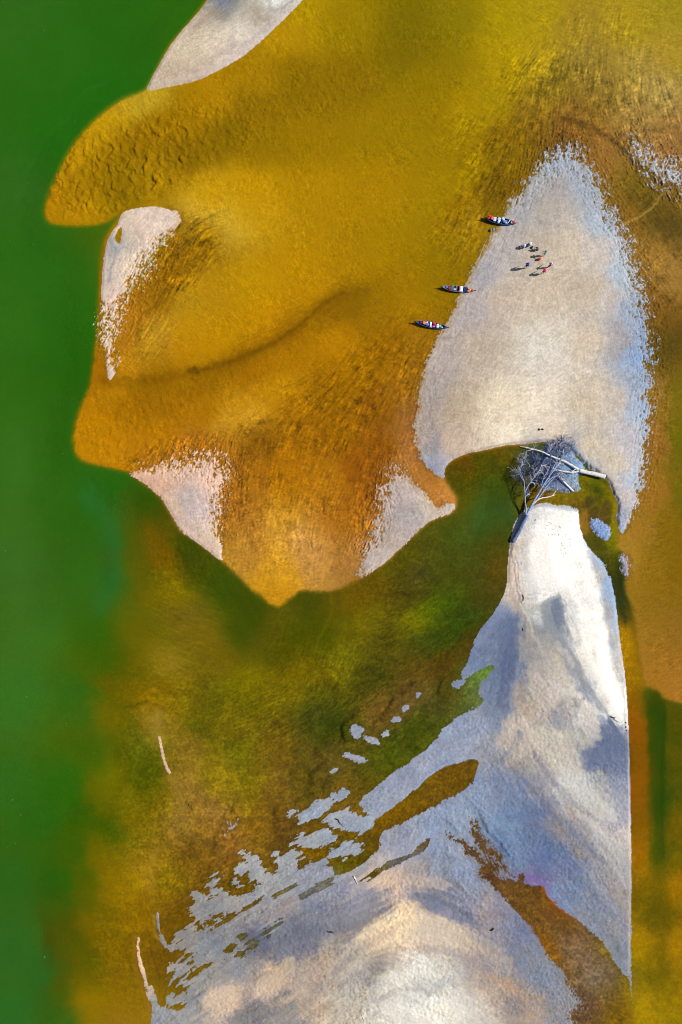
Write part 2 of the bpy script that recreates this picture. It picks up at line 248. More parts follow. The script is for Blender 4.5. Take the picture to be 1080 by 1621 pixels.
SAND = [(270,120,200,180,155),(300,80,215,198,170),(340,60,215,200,178),(380,50,216,206,190),(350,8,118,128,142),(346,20,150,142,128),(330,22,190,176,156),(412,25,178,168,150),(440,3,228,228,222),(452,16,190,182,172),(300,115,196,176,156),(420,50,196,186,176),(370,85,205,190,178),(310,25,200,180,158),
 (210,360,215,195,175),(200,420,215,195,175),(190,480,215,190,175),(250,345,215,195,180),(180,392,168,164,162),(177,430,200,185,172),(240,390,212,192,174),
 (290,760,206,172,152),(310,800,188,170,166),(330,860,206,182,162),(250,765,206,166,140),(335,760,212,178,158),(300,790,180,166,162),(275,800,200,172,150),
 (640,770,206,192,186),(650,820,190,182,182),(610,850,196,182,172),(600,890,206,192,182),(690,806,216,202,186),
 (880,255,172,184,202),(830,320,174,175,181),(880,300,180,176,177),(920,290,165,176,192),(960,355,170,181,197),(870,330,190,181,173),(800,385,182,174,170),(850,400,190,178,161),(900,400,200,186,166),(940,400,195,185,176),(988,430,174,185,197),(760,430,170,166,169),(740,480,180,171,169),(800,470,195,179,161),(860,470,198,183,161),(930,460,190,176,156),(960,480,190,181,173),(1003,500,158,170,187),(700,560,185,173,166),(760,560,195,181,163),(860,540,213,202,182),(930,540,201,186,166),(975,540,166,161,162),(1012,560,150,176,208),(690,620,175,166,161),(730,640,196,180,156),(790,650,220,206,181),(860,600,216,204,186),(850,662,214,202,182),(850,640,226,213,191),(930,640,201,186,163),(970,640,190,179,166),(1008,640,158,170,187),(680,690,184,175,166),(690,738,174,181,197),(720,700,210,196,176),(780,695,226,213,191),(800,690,236,223,201),(880,690,218,201,179),(930,710,201,186,163),(970,730,196,183,163),(1000,700,174,171,174),(985,790,190,181,176),(1010,760,164,175,191),(992,820,168,174,190),
 (870,830,250,242,235),(860,880,250,243,238),(900,850,252,248,240),(840,920,248,242,235),(890,920,252,250,240),(813,900,225,205,185),(820,945,206,191,176),(814,855,214,195,172),(826,815,190,185,185),(860,800,170,178,190),(870,952,170,175,180),(878,970,105,115,135),(880,990,120,128,140),(850,970,200,200,195),(860,1000,160,160,160),(920,980,235,230,215),(930,1020,240,236,222),(960,1090,243,240,228),(975,1130,245,242,230),(950,1060,240,235,220),(938,915,202,192,178),(955,960,165,165,166),(948,895,165,175,190),(965,930,150,172,205),(965,1000,180,180,181),(978,1060,190,190,190),
 (800,990,120,130,155),(770,1010,150,160,185),(745,1050,155,165,187),(810,1040,110,120,150),(790,1080,140,146,166),(785,975,150,158,180),(830,1030,160,151,147),(850,1040,180,173,166),(860,1060,196,186,173),(870,1020,170,165,156),(900,1090,216,206,191),(885,1050,206,196,181),(910,1040,150,150,151),(920,1090,155,155,160),(850,1110,196,183,169),(830,1100,180,166,157),(880,1130,170,166,166),(820,1140,200,186,171),(790,1130,155,161,177),(740,1160,170,176,192),(860,1160,206,196,179),(880,1190,216,206,189),(930,1140,206,196,186),(960,1160,108,119,145),(980,1190,118,127,150),(985,1210,140,146,166),(940,1190,130,136,156),(920,1170,200,191,176),
 (700,1190,170,176,192),(620,1240,165,171,187),(780,1190,170,171,181),(820,1200,185,176,169),(800,1240,160,166,187),(860,1230,180,173,171),(900,1240,216,209,196),(940,1260,196,191,181),(980,1260,165,166,176),(982,1350,206,196,186),(940,1320,185,179,176),(880,1310,190,176,171),(840,1290,140,151,182),(800,1300,160,176,202),(860,1350,150,161,192),(820,1350,155,171,197),(900,1370,155,161,187),(920,1340,180,169,166),(960,1400,190,181,176),(900,1410,160,171,192),(940,1450,160,166,182),(980,1440,185,176,171),(985,1510,160,166,177),(740,1230,165,176,197),(690,1260,165,173,192),(730,1290,165,176,197),(680,1320,165,173,192),(640,1340,170,171,184),(700,1350,165,171,187),(740,1385,165,171,187),(560,1300,165,173,187),(500,1290,165,171,184),(500,1330,165,169,177),(540,1345,160,166,180),(400,1370,170,173,182),(370,1390,165,169,182),(430,1370,165,169,177),(500,1380,160,161,174),(450,1400,165,166,174),(330,1420,155,156,162),(330,1480,150,153,162),(280,1490,148,148,152),(380,1440,160,161,170),(440,1450,165,156,160),(410,1490,120,121,142),(440,1500,130,131,147),(480,1470,125,126,147),(500,1440,150,151,167),(560,1420,150,149,167),(600,1440,125,126,142),(620,1400,200,181,171),(560,1460,130,129,142),(660,1400,178,168,170),(650,1450,216,196,173),(700,1455,220,201,176),(720,1485,222,206,181),(675,1422,160,155,160),(700,1422,130,135,155),(740,1435,150,155,172),(640,1480,216,196,173),(540,1500,175,166,161),(600,1490,180,166,156),(560,1530,210,196,181),(520,1520,196,176,161),(600,1530,170,161,156),(620,1550,216,206,191),(660,1530,226,223,213),(640,1570,200,196,186),(680,1560,200,201,196),(700,1590,220,216,201),(560,1570,210,199,183),(560,1600,206,193,176),(480,1580,190,173,159),(450,1600,150,146,146),(400,1560,170,156,149),(440,1540,200,176,159),(400,1600,130,129,136),(380,1530,150,149,156),(320,1540,155,156,162),(350,1580,200,181,166),(290,1570,150,151,156),(270,1610,155,156,162),
 (760,1450,180,171,171),(780,1490,165,166,174),(760,1505,196,181,169),(800,1520,150,156,170),(780,1560,206,191,176),(720,1540,200,196,189),(820,1580,170,166,166),(850,1540,155,166,182),(880,1590,160,166,177),(770,1540,190,179,169),(800,1560,196,176,159),(760,1590,216,206,191),(840,1600,185,173,161),(830,1480,150,156,177),(850,1395,165,150,190),(700,1640,220,216,204),(900,1640,165,168,176),(400,1680,150,148,150),
 (262,1195,215,186,166),(222,1520,220,191,171),(895,720,112,138,168),(870,720,95,112,150),(910,735,120,150,182),(905,765,128,145,162),(880,765,105,120,150),(950,838,130,155,200),(1050,265,185,190,200),(988,895,150,150,175),(560,1158,170,174,184)]
# run of the sediment streaks: (u, v, du, dv)
FLOW = [(100,300,-1,.6),(250,220,-1,.5),(450,180,-1,.35),(650,100,-1,.2),(850,60,-.6,.9),(800,160,-.6,1),(960,130,.05,1),(1060,60,-.2,1),(1060,170,.3,1),(880,170,-.1,1),(500,320,-1,.15),(650,330,-.8,.4),(350,340,-1,.2),(300,400,.7,-1),(260,460,.6,-1),(220,540,.5,-1),(400,450,-1,.5),(250,640,-1,.25),(150,680,-1,.1),(420,600,-1,.4),(540,590,-.7,.8),(640,560,-.6,.8),(600,660,-.45,1),(500,720,-.4,1),(420,760,-.2,1),(440,880,0,1),(360,780,.1,1),(300,780,.15,1),(280,710,.5,-1),(560,800,-.25,1),(600,850,.4,-1),(650,800,-.6,-1),
 (700,650,.15,1),(700,560,-.35,1),(760,430,-.6,1),(820,310,-.5,1),(885,250,.05,1),(940,290,.55,1),(990,400,.45,1),(1020,520,.25,1),(1025,650,-.1,1),(1005,780,-.4,1),(870,400,.1,1),(800,500,-.4,1),(860,560,-.8,.5),(930,480,.5,1),(950,620,.3,1),(750,620,-.3,1),(850,660,-1,.15),(920,720,.2,1),(740,300,-.6,1),(740,380,-.5,1),
 (1030,330,.8,1),(960,220,.4,1),(1050,450,.8,1),(1050,600,.1,1),(1050,800,.1,1),(1040,950,.3,1),(1060,260,.4,1),
 (870,850,.3,1),(930,1000,.35,1),(780,1050,-.5,1),(850,1080,.5,1),(880,1200,.6,1),(940,1300,.8,1),(700,1200,-1,.7),(640,1240,-.6,1),(740,1260,.2,1),(800,1300,.7,1),(880,1400,.8,1),(950,1480,.7,1),(760,1350,.5,1),(650,1350,-.5,1),(500,1400,-1,.5),(350,1450,-1,.6),(420,1500,-1,.6),(600,1440,-1,.5),(700,1450,1,.4),(760,1520,1,.7),(650,1560,1,.5),(540,1560,-1,.7),(400,1580,-1,.7),(850,1560,.8,1),
 (600,950,-1,.2),(500,1050,-.3,1),(700,950,-1,.8),(650,1080,-1,.6),(400,1100,-1,.5),(550,1180,-1,.6),(300,1000,1,.4),(300,1250,.4,1),(220,1300,.5,1),(180,1500,.3,1),(760,820,-.1,1),(1040,1300,0,1),(20,800,0,1)]
# where streaky weed darkens the bed: centre, half sizes, turn, strength
WEED = [(292,405,50,92,32,1.0),(240,520,40,70,20,.5),(330,380,30,50,20,.5),(410,700,70,50,0,.6),(520,660,120,90,-30,.7),(600,600,90,80,-30,.7),(450,800,130,130,0,.55),(280,715,90,28,-12,.8),(370,780,40,90,0,.7),(590,780,50,110,10,.6),(640,700,40,60,0,.4),(900,150,130,90,20,.9),(1020,180,90,90,20,.8),(960,60,110,60,10,.4),(860,210,110,40,0,.6),(780,270,60,110,20,.75),(730,360,50,70,20,.6),(1030,330,70,70,40,.5),(1040,450,50,120,10,.6),(650,540,50,60,0,.5),(750,210,60,40,0,.5),(310,950,80,120,10,.4),(500,1100,160,110,0,.35),(660,1000,120,100,0,.35),(1040,650,40,100,0,.3),(480,500,160,40,-30,.2)]
DUNES = [(150,280,90,75,0,1.0),(240,240,110,80,-25,1.0),(360,200,110,60,-20,.8),(470,150,110,60,-10,.6),(560,110,100,70,0,.35),(210,670,100,50,-15,.4),(320,620,80,35,-25,.35)]
# lines on the bed and the sand: points, half width, colour, strength, zone (b bed, s sand, a any)
STROKES = [
 ([(165,603),(230,602),(285,592),(330,583),(375,570),(430,545),(470,520),(510,485),(545,466),(580,460)],10,(120,80,0),.55,'b'),
 ([(300,586),(307,584),(312,589)],3,(70,55,10),.6,'b'),
 ([(1078,298),(1050,306),(1036,325),(1010,344),(985,356)],2.2,(165,120,60),.7,'b'),
 ([(524,940),(526,965),(517,990),(504,1014),(500,1034)],2.6,(140,115,10),.6,'b'),
 ([(885,186),(925,196),(950,207),(972,222)],5,(75,50,20),.5,'b'),
 ([(972,222),(1000,250),(1022,270),(1045,290),(1070,300)],4,(60,45,25),.6,'b'),
 ([(560,918),(558,930),(562,940)],5,(140,100,15),.5,'b'),
 ([(193,1124),(210,1119),(230,1113)],2.6,(70,65,10),.8,'b'),
 ([(138,778),(156,800),(176,835),(182,880),(176,925),(157,968)],13,(42,118,56),.6,'b'),
 ([(22,330),(45,270),(70,220),(110,175),(150,140),(190,118),(230,90)],1.5,(55,112,55),.5,'b'),
 ([(262,1060),(282,1050)],6,(160,125,55),.6,'b'),
 ([(250,1130),(246,1150),(252,1170)],8,(178,138,72),.7,'b'),
 ([(276,1235),(285,1270),(290,1300)],6,(165,125,60),.6,'b'),
 ([(245,1350),(238,1390),(240,1430)],6,(172,130,65),.6,'b'),
 ([(244,1448),(246,1476),(258,1494)],3,(200,150,115),.8,'b'),
 ([(214,1485),(213,1520),(222,1560),(234,1590),(243,1610)],3.5,(180,120,70),.8,'b'),
 ([(300,1420),(280,1432),(255,1440)],3,(150,105,65),.6,'b'),
 ([(943,798),(930,808),(922,812)],3,(150,115,40),.7,'b'),
 ([(950,806),(948,815),(955,820),(966,818)],2,(140,105,50),.6,'b'),
 ([(982,890),(984,920),(985,960),(990,985)],5,(30,50,45),.7,'b'),
 ([(975,770),(978,800),(973,838),(971,856)],5,(160,135,0),.6,'b'),
 ([(930,878),(950,874),(972,876)],3,(140,110,35),.6,'b'),
 ([(1046,1140),(1052,1220),(1050,1300)],5,(30,70,8),.55,'b'),
 ([(1002,960),(1010,1030),(1020,1080)],4,(120,85,10),.5,'b'),
 ([(845,1430),(880,1460),(900,1480)],9,(95,65,30),.4,'b'),
 ([(815,1453),(835,1475),(850,1495)],4,(180,105,5),.7,'b'),
 ([(861,1405),(868,1420),(890,1440),(912,1453)],3,(190,95,10),.8,'b'),
 ([(640,937),(648,943)],2,(40,40,15),.8,'b'),
 ([(780,730),(800,755),(795,800)],8,(52,72,10),.4,'b'),
 ([(700,755),(712,775),(722,790)],6,(185,125,45),.5,'b'),
 # sand
 ([(812,862),(810,878),(814,895),(817,920),(822,945),(830,965)],1.2,(120,110,120),.65,'s'),
 ([(815,880),(820,900),(822,925),(828,950)],1.0,(135,128,135),.6,'s'),
 ([(805,880),(806,905),(812,945),(826,975),(838,995),(842,1005)],3.5,(180,160,145),.6,'s'),
 ([(824,955),(836,978),(843,1000)],1.6,(235,228,215),.6,'s'),
 ([(883,941),(893,956),(896,985),(905,1020),(920,1060),(935,1090),(955,1122),(985,1153)],1.3,(165,165,165),.6,'s'),
 ([(855,958),(870,945),(883,941)],1.6,(165,165,160),.6,'s'),
 ([(984,1040),(991,1090),(994,1150),(995,1250),(996,1400),(995,1550),(996,1650)],1.6,(225,210,205),.6,'s'),
 ([(978,1000),(987,1080),(989,1140),(990,1200)],1.8,(160,155,165),.5,'s'),
 ([(948,884),(962,905),(970,930),(973,960),(977,1000)],4.5,(150,180,220),.7,'s'),
 ([(188,346),(178,368),(170,395),(167,440),(168,500),(172,550),(174,590)],2.2,(225,200,180),.6,'s'),
 ([(184,372),(178,384),(186,398),(180,412),(176,428),(173,445)],3.0,(135,138,148),.55,'s'),
 ([(326,0),(303,36),(278,68),(258,100),(243,130)],2.5,(228,212,190),.6,'s'),
 ([(345,22),(325,30),(310,45)],3,(160,145,125),.5,'s'),
 ([(412,-5),(404,10),(410,28),(420,33)],3.5,(160,150,130),.6,'s'),
 ([(428,-5),(428,15),(436,18),(448,12),(470,-5)],2.5,(150,150,150),.6,'s'),
 ([(240,137),(290,125),(335,110),(380,85),(420,55),(455,22)],3,(205,190,185),.6,'s'),
 ([(320,100),(350,88),(375,70)],4,(175,160,145),.35,'s'),
 ([(232,765),(260,795),(280,828),(310,850),(346,878)],2.0,(222,190,165),.5,'s'),
 ([(798,668),(793,690),(800,697)],2.2,(240,230,212),.7,'s'),
 ([(800,655),(830,645),(862,640),(875,652)],3,(232,220,200),.5,'s'),
 ([(800,697),(840,699),(885,697)],3.0,(205,190,175),.4,'s'),
 ([(720,727),(760,712),(800,703),(850,700)],2.2,(178,165,158),.6,'s'),
 ([(955,752),(968,770),(976,795),(978,825)],1.6,(90,75,90),.6,'s'),  # shade of the scarp, painted as a purple-dark line
 ([(893,704),(912,720),(922,731),(948,745)],2.4,(110,105,115),.55,'s'),
 ([(836,812),(822,822),(814,845),(808,880)],2.2,(155,150,165),.55,'s'),
 ([(845,801),(870,800),(900,806)],3,(160,168,182),.6,'s'),
 ([(1008,470),(1020,560),(1020,640),(1016,700)],7,(150,178,212),.4,'s'),
 ([(690,690),(690,730),(700,752)],8,(165,172,190),.5,'s'),
 ([(862,1002),(890,1030),(905,1060)],7,(150,148,150),.45,'s'),
 ([(838,1000),(852,1020),(870,1050),(890,1070),(900,1085)],4,(222,212,200),.45,'s'),
 ([(900,1095),(880,1100),(868,1098)],3,(225,215,200),.5,'s'),
 ([(810,1215),(835,1240),(865,1275),(885,1300)],5,(120,125,150),.4,'s'),
 ([(870,1235),(900,1270),(940,1300),(975,1330)],5,(215,205,195),.35,'s'),
 ([(900,1380),(925,1400),(960,1440),(985,1470)],6,(140,148,172),.4,'s'),
 ([(660,1415),(690,1420),(720,1435),(745,1450)],5,(110,115,135),.5,'s'),
 ([(595,1425),(580,1445),(555,1462)],7,(120,120,138),.4,'s'),
 ([(620,1470),(570,1500),(520,1545),(470,1600)],8,(160,148,148),.4,'s'),
 ([(670,1497),(720,1505),(770,1530)],8,(180,168,165),.45,'s'),
 ([(830,1390),(848,1392),(858,1400)],5,(170,130,200),.6,'s'),
 ([(862,1408),(878,1425),(895,1440)],3,(160,150,205),.4,'s'),
 ([(775,1540),(800,1555),(830,1580)],5,(215,175,145),.5,'s'),
 ([(575,1598),(578,1615)],1,(235,225,210),.6,'s'),
 ([(200,470),(215,452),(232,425),(245,402),(262,375)],3,(90,120,50),.35,'s'),
 ([(862,962),(872,990),(884,1012),(894,1035)],9,(146,150,156),.6,'s'),
 ([(898,1030),(914,1060),(930,1092)],6,(150,151,156),.6,'s'),
 ([(925,1188),(948,1192)],7,(128,135,156),.6,'s'),
 ([(812,985),(810,1030),(801,1075),(796,1120)],11,(110,120,150),.65,'s'),
 ([(822,1160),(806,1190),(790,1205)],7,(140,146,166),.5,'s'),
 ([(846,1085),(860,1110),(862,1135)],12,(203,189,174),.65,'s'),
 ([(872,1078),(895,1094),(914,1100)],6,(226,218,206),.75,'s'),
 ([(880,1020),(896,1036),(904,1052)],6,(210,200,186),.6,'s'),
 ([(838,1062),(850,1050),(862,1064)],7,(196,186,174),.5,'s'),
 ([(866,1172),(888,1196),(912,1215)],15,(216,206,191),.65,'s'),
 ([(928,1125),(938,1146),(944,1165)],8,(208,199,189),.65,'s'),
 ([(800,1165),(815,1180),(808,1200)],9,(205,190,176),.55,'s'),
 ([(845,1190),(870,1230),(900,1262),(915,1275)],6,(150,148,160),.45,'s'),
 ([(905,1228),(935,1258),(970,1292)],8,(212,207,197),.5,'s'),
 ([(925,1290),(955,1320),(985,1352)],6,(224,218,208),.5,'s'),
 ([(895,1300),(920,1330),(960,1365)],5,(152,156,172),.5,'s'),
 ([(640,1470),(680,1462),(720,1474),(770,1498),(802,1524)],15,(222,206,182),.6,'s'),
 ([(405,1500),(440,1490),(480,1478),(512,1466)],9,(120,122,142),.5,'s'),
 ([(430,1600),(398,1604),(368,1612)],8,(124,125,134),.6,'s'),
 ([(424,1562),(444,1542),(456,1522)],9,(204,180,160),.6,'s'),
 ([(620,1548),(658,1535),(692,1545)],11,(232,228,218),.7,'s'),
 ([(600,1580),(640,1560),(680,1568)],5,(176,170,164),.5,'s'),
 ([(660,1590),(700,1580),(745,1596)],5,(236,233,226),.6,'s'),
 ([(690,1556),(705,1548),(718,1556)],6,(186,190,188),.6,'s'),
 ([(560,1572),(545,1592),(535,1612)],6,(228,218,204),.5,'s'),
 ([(480,1545),(500,1530),(530,1515)],5,(208,190,174),.5,'s'),
 ([(600,1395),(630,1388),(668,1392)],8,(205,187,175),.55,'s'),
 ([(545,1425),(570,1405),(590,1400)],5,(188,176,172),.5,'s'),
 ([(300,588),(335,581),(375,568),(430,543),(470,517),(510,482),(545,463)],3.5,(112,74,0),.45,'b'),
 ([(1028,1098),(1038,1150),(1045,1220),(1048,1300),(1045,1360)],10,(46,76,2),.75,'b'),
 ([(1055,1130),(1053,1200),(1051,1280),(1053,1360)],3,(30,58,4),.5,'b'),
 ([(924,754),(948,764),(967,785),(976,815),(974,852)],5,(165,130,0),.75,'b'),
 ([(905,785),(930,780),(945,786),(950,800)],5,(135,115,5),.6,'b'),
 ([(300,588),(335,581),(375,568),(430,543),(470,517),(510,482),(545,463)],3.5,(112,74,0),.5,'b'),
]
# patches with a clear outline: points, colour, strength, zone, edge softness
PATCHES = [
 ([(852,962),(868,948),(882,941),(889,950),(889,975),(893,1000),(903,1030),(918,1062),(936,1092),(958,1124),(940,1118),(915,1085),(895,1050),(880,1020),(868,995),(858,975)],(150,156,164),.75,'s',3),
 ([(871,960),(882,946),(887,960),(887,990),(884,1006),(875,984)],(112,122,142),.75,'s',3),
 ([(948,1128),(962,1140),(985,1158),(993,1166),(994,1218),(975,1212),(950,1202),(934,1196),(945,1182),(956,1170),(947,1150)],(132,142,164),.7,'s',4),
 ([(838,1062),(850,1068),(868,1080),(885,1078),(905,1092),(916,1101),(900,1102),(885,1108),(875,1118),(862,1126),(850,1118),(842,1100),(838,1085)],(220,206,190),.75,'s',4),
 ([(800,1140),(820,1128),(845,1150),(860,1165),(880,1160),(895,1175),(910,1190),(916,1210),(895,1222),(870,1205),(850,1190),(830,1185),(815,1206),(800,1190),(785,1180),(790,1160)],(222,209,193),.7,'s',5),
 ([(925,1108),(945,1130),(948,1160),(935,1167),(920,1150),(912,1130)],(224,214,202),.75,'s',4),
 ([(800,960),(815,985),(828,1010),(832,1060),(815,1080),(800,1110),(780,1132),(765,1122),(775,1085),(785,1060),(790,1020),(790,985)],(134,148,174),.6,'s',7),
 ([(818,1005),(838,1010),(850,1030),(862,1050),(845,1060),(828,1050),(818,1030)],(190,180,170),.6,'s',4),
 ([(885,1215),(915,1222),(950,1262),(975,1290),(960,1300),(925,1280),(900,1258)],(224,219,210),.6,'s',5),
 ([(840,1225),(862,1245),(890,1285),(920,1318),(950,1350),(935,1352),(900,1325),(870,1290),(848,1260)],(160,158,168),.6,'s',5),
 ([(930,1290),(965,1325),(990,1350),(992,1400),(970,1385),(945,1350)],(222,214,206),.6,'s',5),
 ([(795,1215),(815,1225),(850,1275),(885,1325),(925,1370),(980,1430),(985,1470),(940,1420),(890,1375),(840,1320),(805,1265)],(148,164,196),.4,'s',7),
 ([(560,1482),(600,1450),(640,1425),(665,1435),(700,1465),(740,1478),(766,1500),(745,1510),(700,1500),(650,1490),(610,1500),(560,1530),(510,1562),(520,1530)],(232,214,190),.6,'s',6),
 ([(645,1412),(680,1416),(715,1425),(740,1445),(762,1464),(735,1458),(700,1448),(670,1432)],(134,140,160),.8,'s',3),
 ([(470,1440),(520,1440),(560,1420),(600,1405),(622,1410),(600,1435),(570,1455),(540,1470),(500,1490),(470,1502),(440,1502),(430,1482)],(134,136,154),.55,'s',6),
 ([(596,1548),(650,1530),(690,1535),(720,1560),(760,1585),(795,1625),(760,1650),(560,1650),(578,1592)],(232,228,218),.45,'s',7),
 ([(655,1542),(690,1545),(700,1560),(680,1572),(650,1560)],(186,184,178),.55,'s',4),
 ([(410,1545),(440,1530),(462,1512),(470,1525),(450,1555),(425,1580),(405,1575)],(210,190,174),.6,'s',5),
 ([(330,1580),(355,1560),(375,1570),(365,1595),(340,1605)],(206,188,172),.6,'s',5),
 ([(620,1395),(650,1385),(700,1390),(735,1400),(700,1405),(650,1402)],(208,190,178),.55,'s',4),
 ([(1034,1098),(1046,1100),(1058,1130),(1057,1180),(1054,1240),(1053,1300),(1049,1345),(1041,1320),(1034,1250),(1030,1180),(1026,1130)],(40,70,2),.75,'b',4),
 ([(1036,1320),(1054,1320),(1060,1400),(1060,1480),(1050,1560),(1040,1480),(1036,1400)],(84,86,0),.5,'b',10),
 ([(1000,1095),(1021,1095),(1025,1150),(1026,1250),(1024,1350),(1003,1350),(1001,1200)],(152,94,0),.6,'b',4),
 ([(850,378),(872,370),(893,385),(890,402),(872,398),(858,392)],(186,174,152),.35,'s',6),
 ([(928,795),(946,787),(957,795),(946,806),(930,809)],(82,68,22),.8,'b',2),
 ([(946,808),(966,790),(971,802),(966,829),(945,820),(931,812)],(92,70,34),.75,'b',2),
 ([(918,815),(930,811),(934,836),(926,849),(917,836)],(168,116,42),.75,'b',2),
 ([(920,856),(935,845),(955,862),(965,872),(958,882),(938,884),(926,872)],(86,80,18),.7,'b',3),
]
# drifting cloudy water
PLUMES = [([(138,778),(152,802),(174,832),(182,876),(177,922),(157,968)],15,(44,108,50),.5),([(150,790),(175,800),(195,805)],14,(46,104,40),.4),([(22,330),(45,270),(70,220),(110,175),(150,140),(190,118),(230,90)],1.5,(52,108,48),.3),([(30,700),(20,850),(35,1000),(25,1150)],30,(66,112,38),.35),([(95,560),(85,450),(105,330)],22,(40,98,20),.35)]
# correction of the colour survey against ground samples: (u, v, red, green, blue factors)
CALB = [(300,950,.92,1.06,.8),(320,1120,.95,1.06,.8),(560,1000,.97,1.06,1),(520,1150,.97,1.07,1.3),(240,835,.9,1.03,1),(700,980,.95,1.05,1.2),(645,690,.92,1.0,1.2),(90,325,1.0,1.07,.5),(125,250,.98,1.05,.5),(160,200,.98,1.05,.6),(125,690,.97,1.0,.4),(170,700,.96,1.0,.4),(150,630,.97,1,.4),(155,470,1,1.03,.5),(190,1040,1,1,.5),(200,1500,1,1.05,.6),(600,250,1,1.11,.3),(1040,900,.84,.97,.6),(450,700,1,1.01,.5),(1050,450,1.17,1.33,1.7),(250,640,.93,.94,.3),(60,900,1.02,.89,.65),(60,300,1.02,.93,.75),(60,1500,1.02,.92,.7),(460,1060,1.06,1.03,.3),(160,1280,.89,1.05,.4),(220,1390,1.03,1.07,.75),(420,1230,1.13,1.13,2),(760,840,1.13,1.12,1.4),(1065,1465,1.1,1,.3),(920,140,1.2,1.3,1.2),(300,450,.97,1.08,.8),(180,290,.87,1.01,.4),(420,230,1.01,1.1,.4),(740,160,.95,1.02,.3),(1040,60,1.11,1.2,1.4),(700,330,1.01,1.17,.5),(560,560,1.05,1.11,.3),(440,880,1.03,1.1,1.3),(930,1530,.96,1.08,1.45),(830,1420,1.03,1.09,1.4),(735,1225,1.1,1.28,2.6),(560,1290,1.08,1.2,2),(990,1200,1,1,.5)]
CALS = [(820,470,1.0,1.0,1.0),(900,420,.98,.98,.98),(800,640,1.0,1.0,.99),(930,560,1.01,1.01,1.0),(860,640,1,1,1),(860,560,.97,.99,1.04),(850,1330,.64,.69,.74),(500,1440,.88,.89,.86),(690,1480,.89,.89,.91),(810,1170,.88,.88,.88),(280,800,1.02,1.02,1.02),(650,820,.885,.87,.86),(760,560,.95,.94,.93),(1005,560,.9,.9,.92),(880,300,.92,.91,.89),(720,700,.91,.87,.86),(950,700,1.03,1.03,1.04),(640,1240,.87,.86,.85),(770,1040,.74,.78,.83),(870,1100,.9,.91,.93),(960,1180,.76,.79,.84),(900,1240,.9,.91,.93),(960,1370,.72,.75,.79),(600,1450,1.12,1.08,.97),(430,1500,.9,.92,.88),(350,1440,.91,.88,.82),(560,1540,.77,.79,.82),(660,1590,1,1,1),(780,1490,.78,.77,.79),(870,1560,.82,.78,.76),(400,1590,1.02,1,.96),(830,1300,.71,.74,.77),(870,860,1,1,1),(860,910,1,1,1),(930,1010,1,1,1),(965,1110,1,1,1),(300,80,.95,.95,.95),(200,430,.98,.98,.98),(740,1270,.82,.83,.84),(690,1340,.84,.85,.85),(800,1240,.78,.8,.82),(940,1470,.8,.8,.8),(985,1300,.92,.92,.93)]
# narrow puddles left on the flats: centre, half sizes, turn
PUDDLES = [(347,1452,10,4,15),(275,1568,22,8,-15),(279,1592,11,6,0),(312,1538,20,3.5,-30),(363,1449,9,5,-30),(382,1510,7,6,0),(385,1482,5,4,0),(335,1462,14,4,-25),(402,1428,12,3,-30),(448,1412,10,2.5,-30),(300,1512,12,3,-30),(746,1348,26,3,38),(763,1333,30,3.2,64),(771,1352,26,3.4,56),(781,1374,20,4.5,50),(734,1337,16,2.6,20),(752,1316,18,2.2,66),(789,1360,20,2.6,52),(722,1330,10,2,25)]
# ------------------------------------------------------------------ terrain evaluation
def axis(lo, hi, step, far, grow=1.35):
    core = np.arange(lo, hi + step * .5, step)
    right, left = [], []
    s, x = step, core[-1]
    while x < far: s *= grow; x += s; right.append(x)
    s, x = step, core[0]
    while x > -far: s *= grow; x -= s; left.append(x)
    return np.concatenate([np.array(left[::-1]), core, np.array(right)])

print("survey grids")
g_shelf = sdf_grid(SHELF, 60)
g_bars = {k: sdf_grid(v, 90) for k, v in BARS.items()}
g_isle = np.full_like(g_shelf, -90)
UU, VV = np.meshgrid(cgu.astype(F), cgv.astype(F))
# islands and narrow pools need a finer grid than 3 units: evaluate them exactly later
g_dune = sdf_grid(DUNE, 60)
g_rag, GR2 = idw_grid(RAG, 2.0, 30)
g_bank, _ = idw_grid(BANK, 2.0, 20)
g_depth, _ = idw_grid(DEPTH, 1.6, 400)
g_wat, _ = idw_grid(WATER, 2.0, 45)
g_shc, _ = idw_grid(SHELFC, 2.0, 60)
g_snd, _ = idw_grid(SAND, 2.2, 40)
g_flow, _ = idw_grid([(a, b, (c * c - d * d) / (c * c + d * d), 2 * c * d / (c * c + d * d)) for a, b, c, d in FLOW], 2.0, 400)
def drift(g, reach, n=7):
    """draw colours out along the run of the water"""
    h, w = g.shape[:2]
    uu, vv = np.meshgrid((CU0 + np.arange(w) * GR2).astype(F), (CV0 + np.arange(h) * GR2).astype(F))
    acc = g.copy(); tot = 1.0
    for sg in (1, -1):
        x, y = uu.copy(), vv.copy(); px = py = None
        for i in range(n):
            f = bil(g_flow, x, y, GR2); th = .5 * np.arctan2(f[..., 1], f[..., 0])
            dx, dy = np.cos(th), np.sin(th)
            if px is None: px, py = dx * sg, dy * sg
            k = np.sign(dx * px + dy * py); k[k == 0] = 1
            px, py = dx * k, dy * k
            x = x + px * reach / n; y = y + py * reach / n
            wgt = 1 - .6 * i / n
            acc = acc + wgt * bil(g, x, y, GR2); tot += wgt
    return (acc / tot).astype(F)
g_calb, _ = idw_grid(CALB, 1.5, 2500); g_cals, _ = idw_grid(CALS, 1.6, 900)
g_wat = drift(g_wat, 26); g_shc = drift(g_shc, 22); g_snd = drift(g_snd, 11)
def ell(uu, vv, e):
    a = math.radians(e[4]); c, s = math.cos(a), math.sin(a)
    du, dv = uu - e[0], vv - e[1]
    return np.sqrt(((du * c + dv * s) / e[2]) ** 2 + ((-du * s + dv * c) / e[3]) ** 2)
g_weed = np.zeros_like(g_shelf)
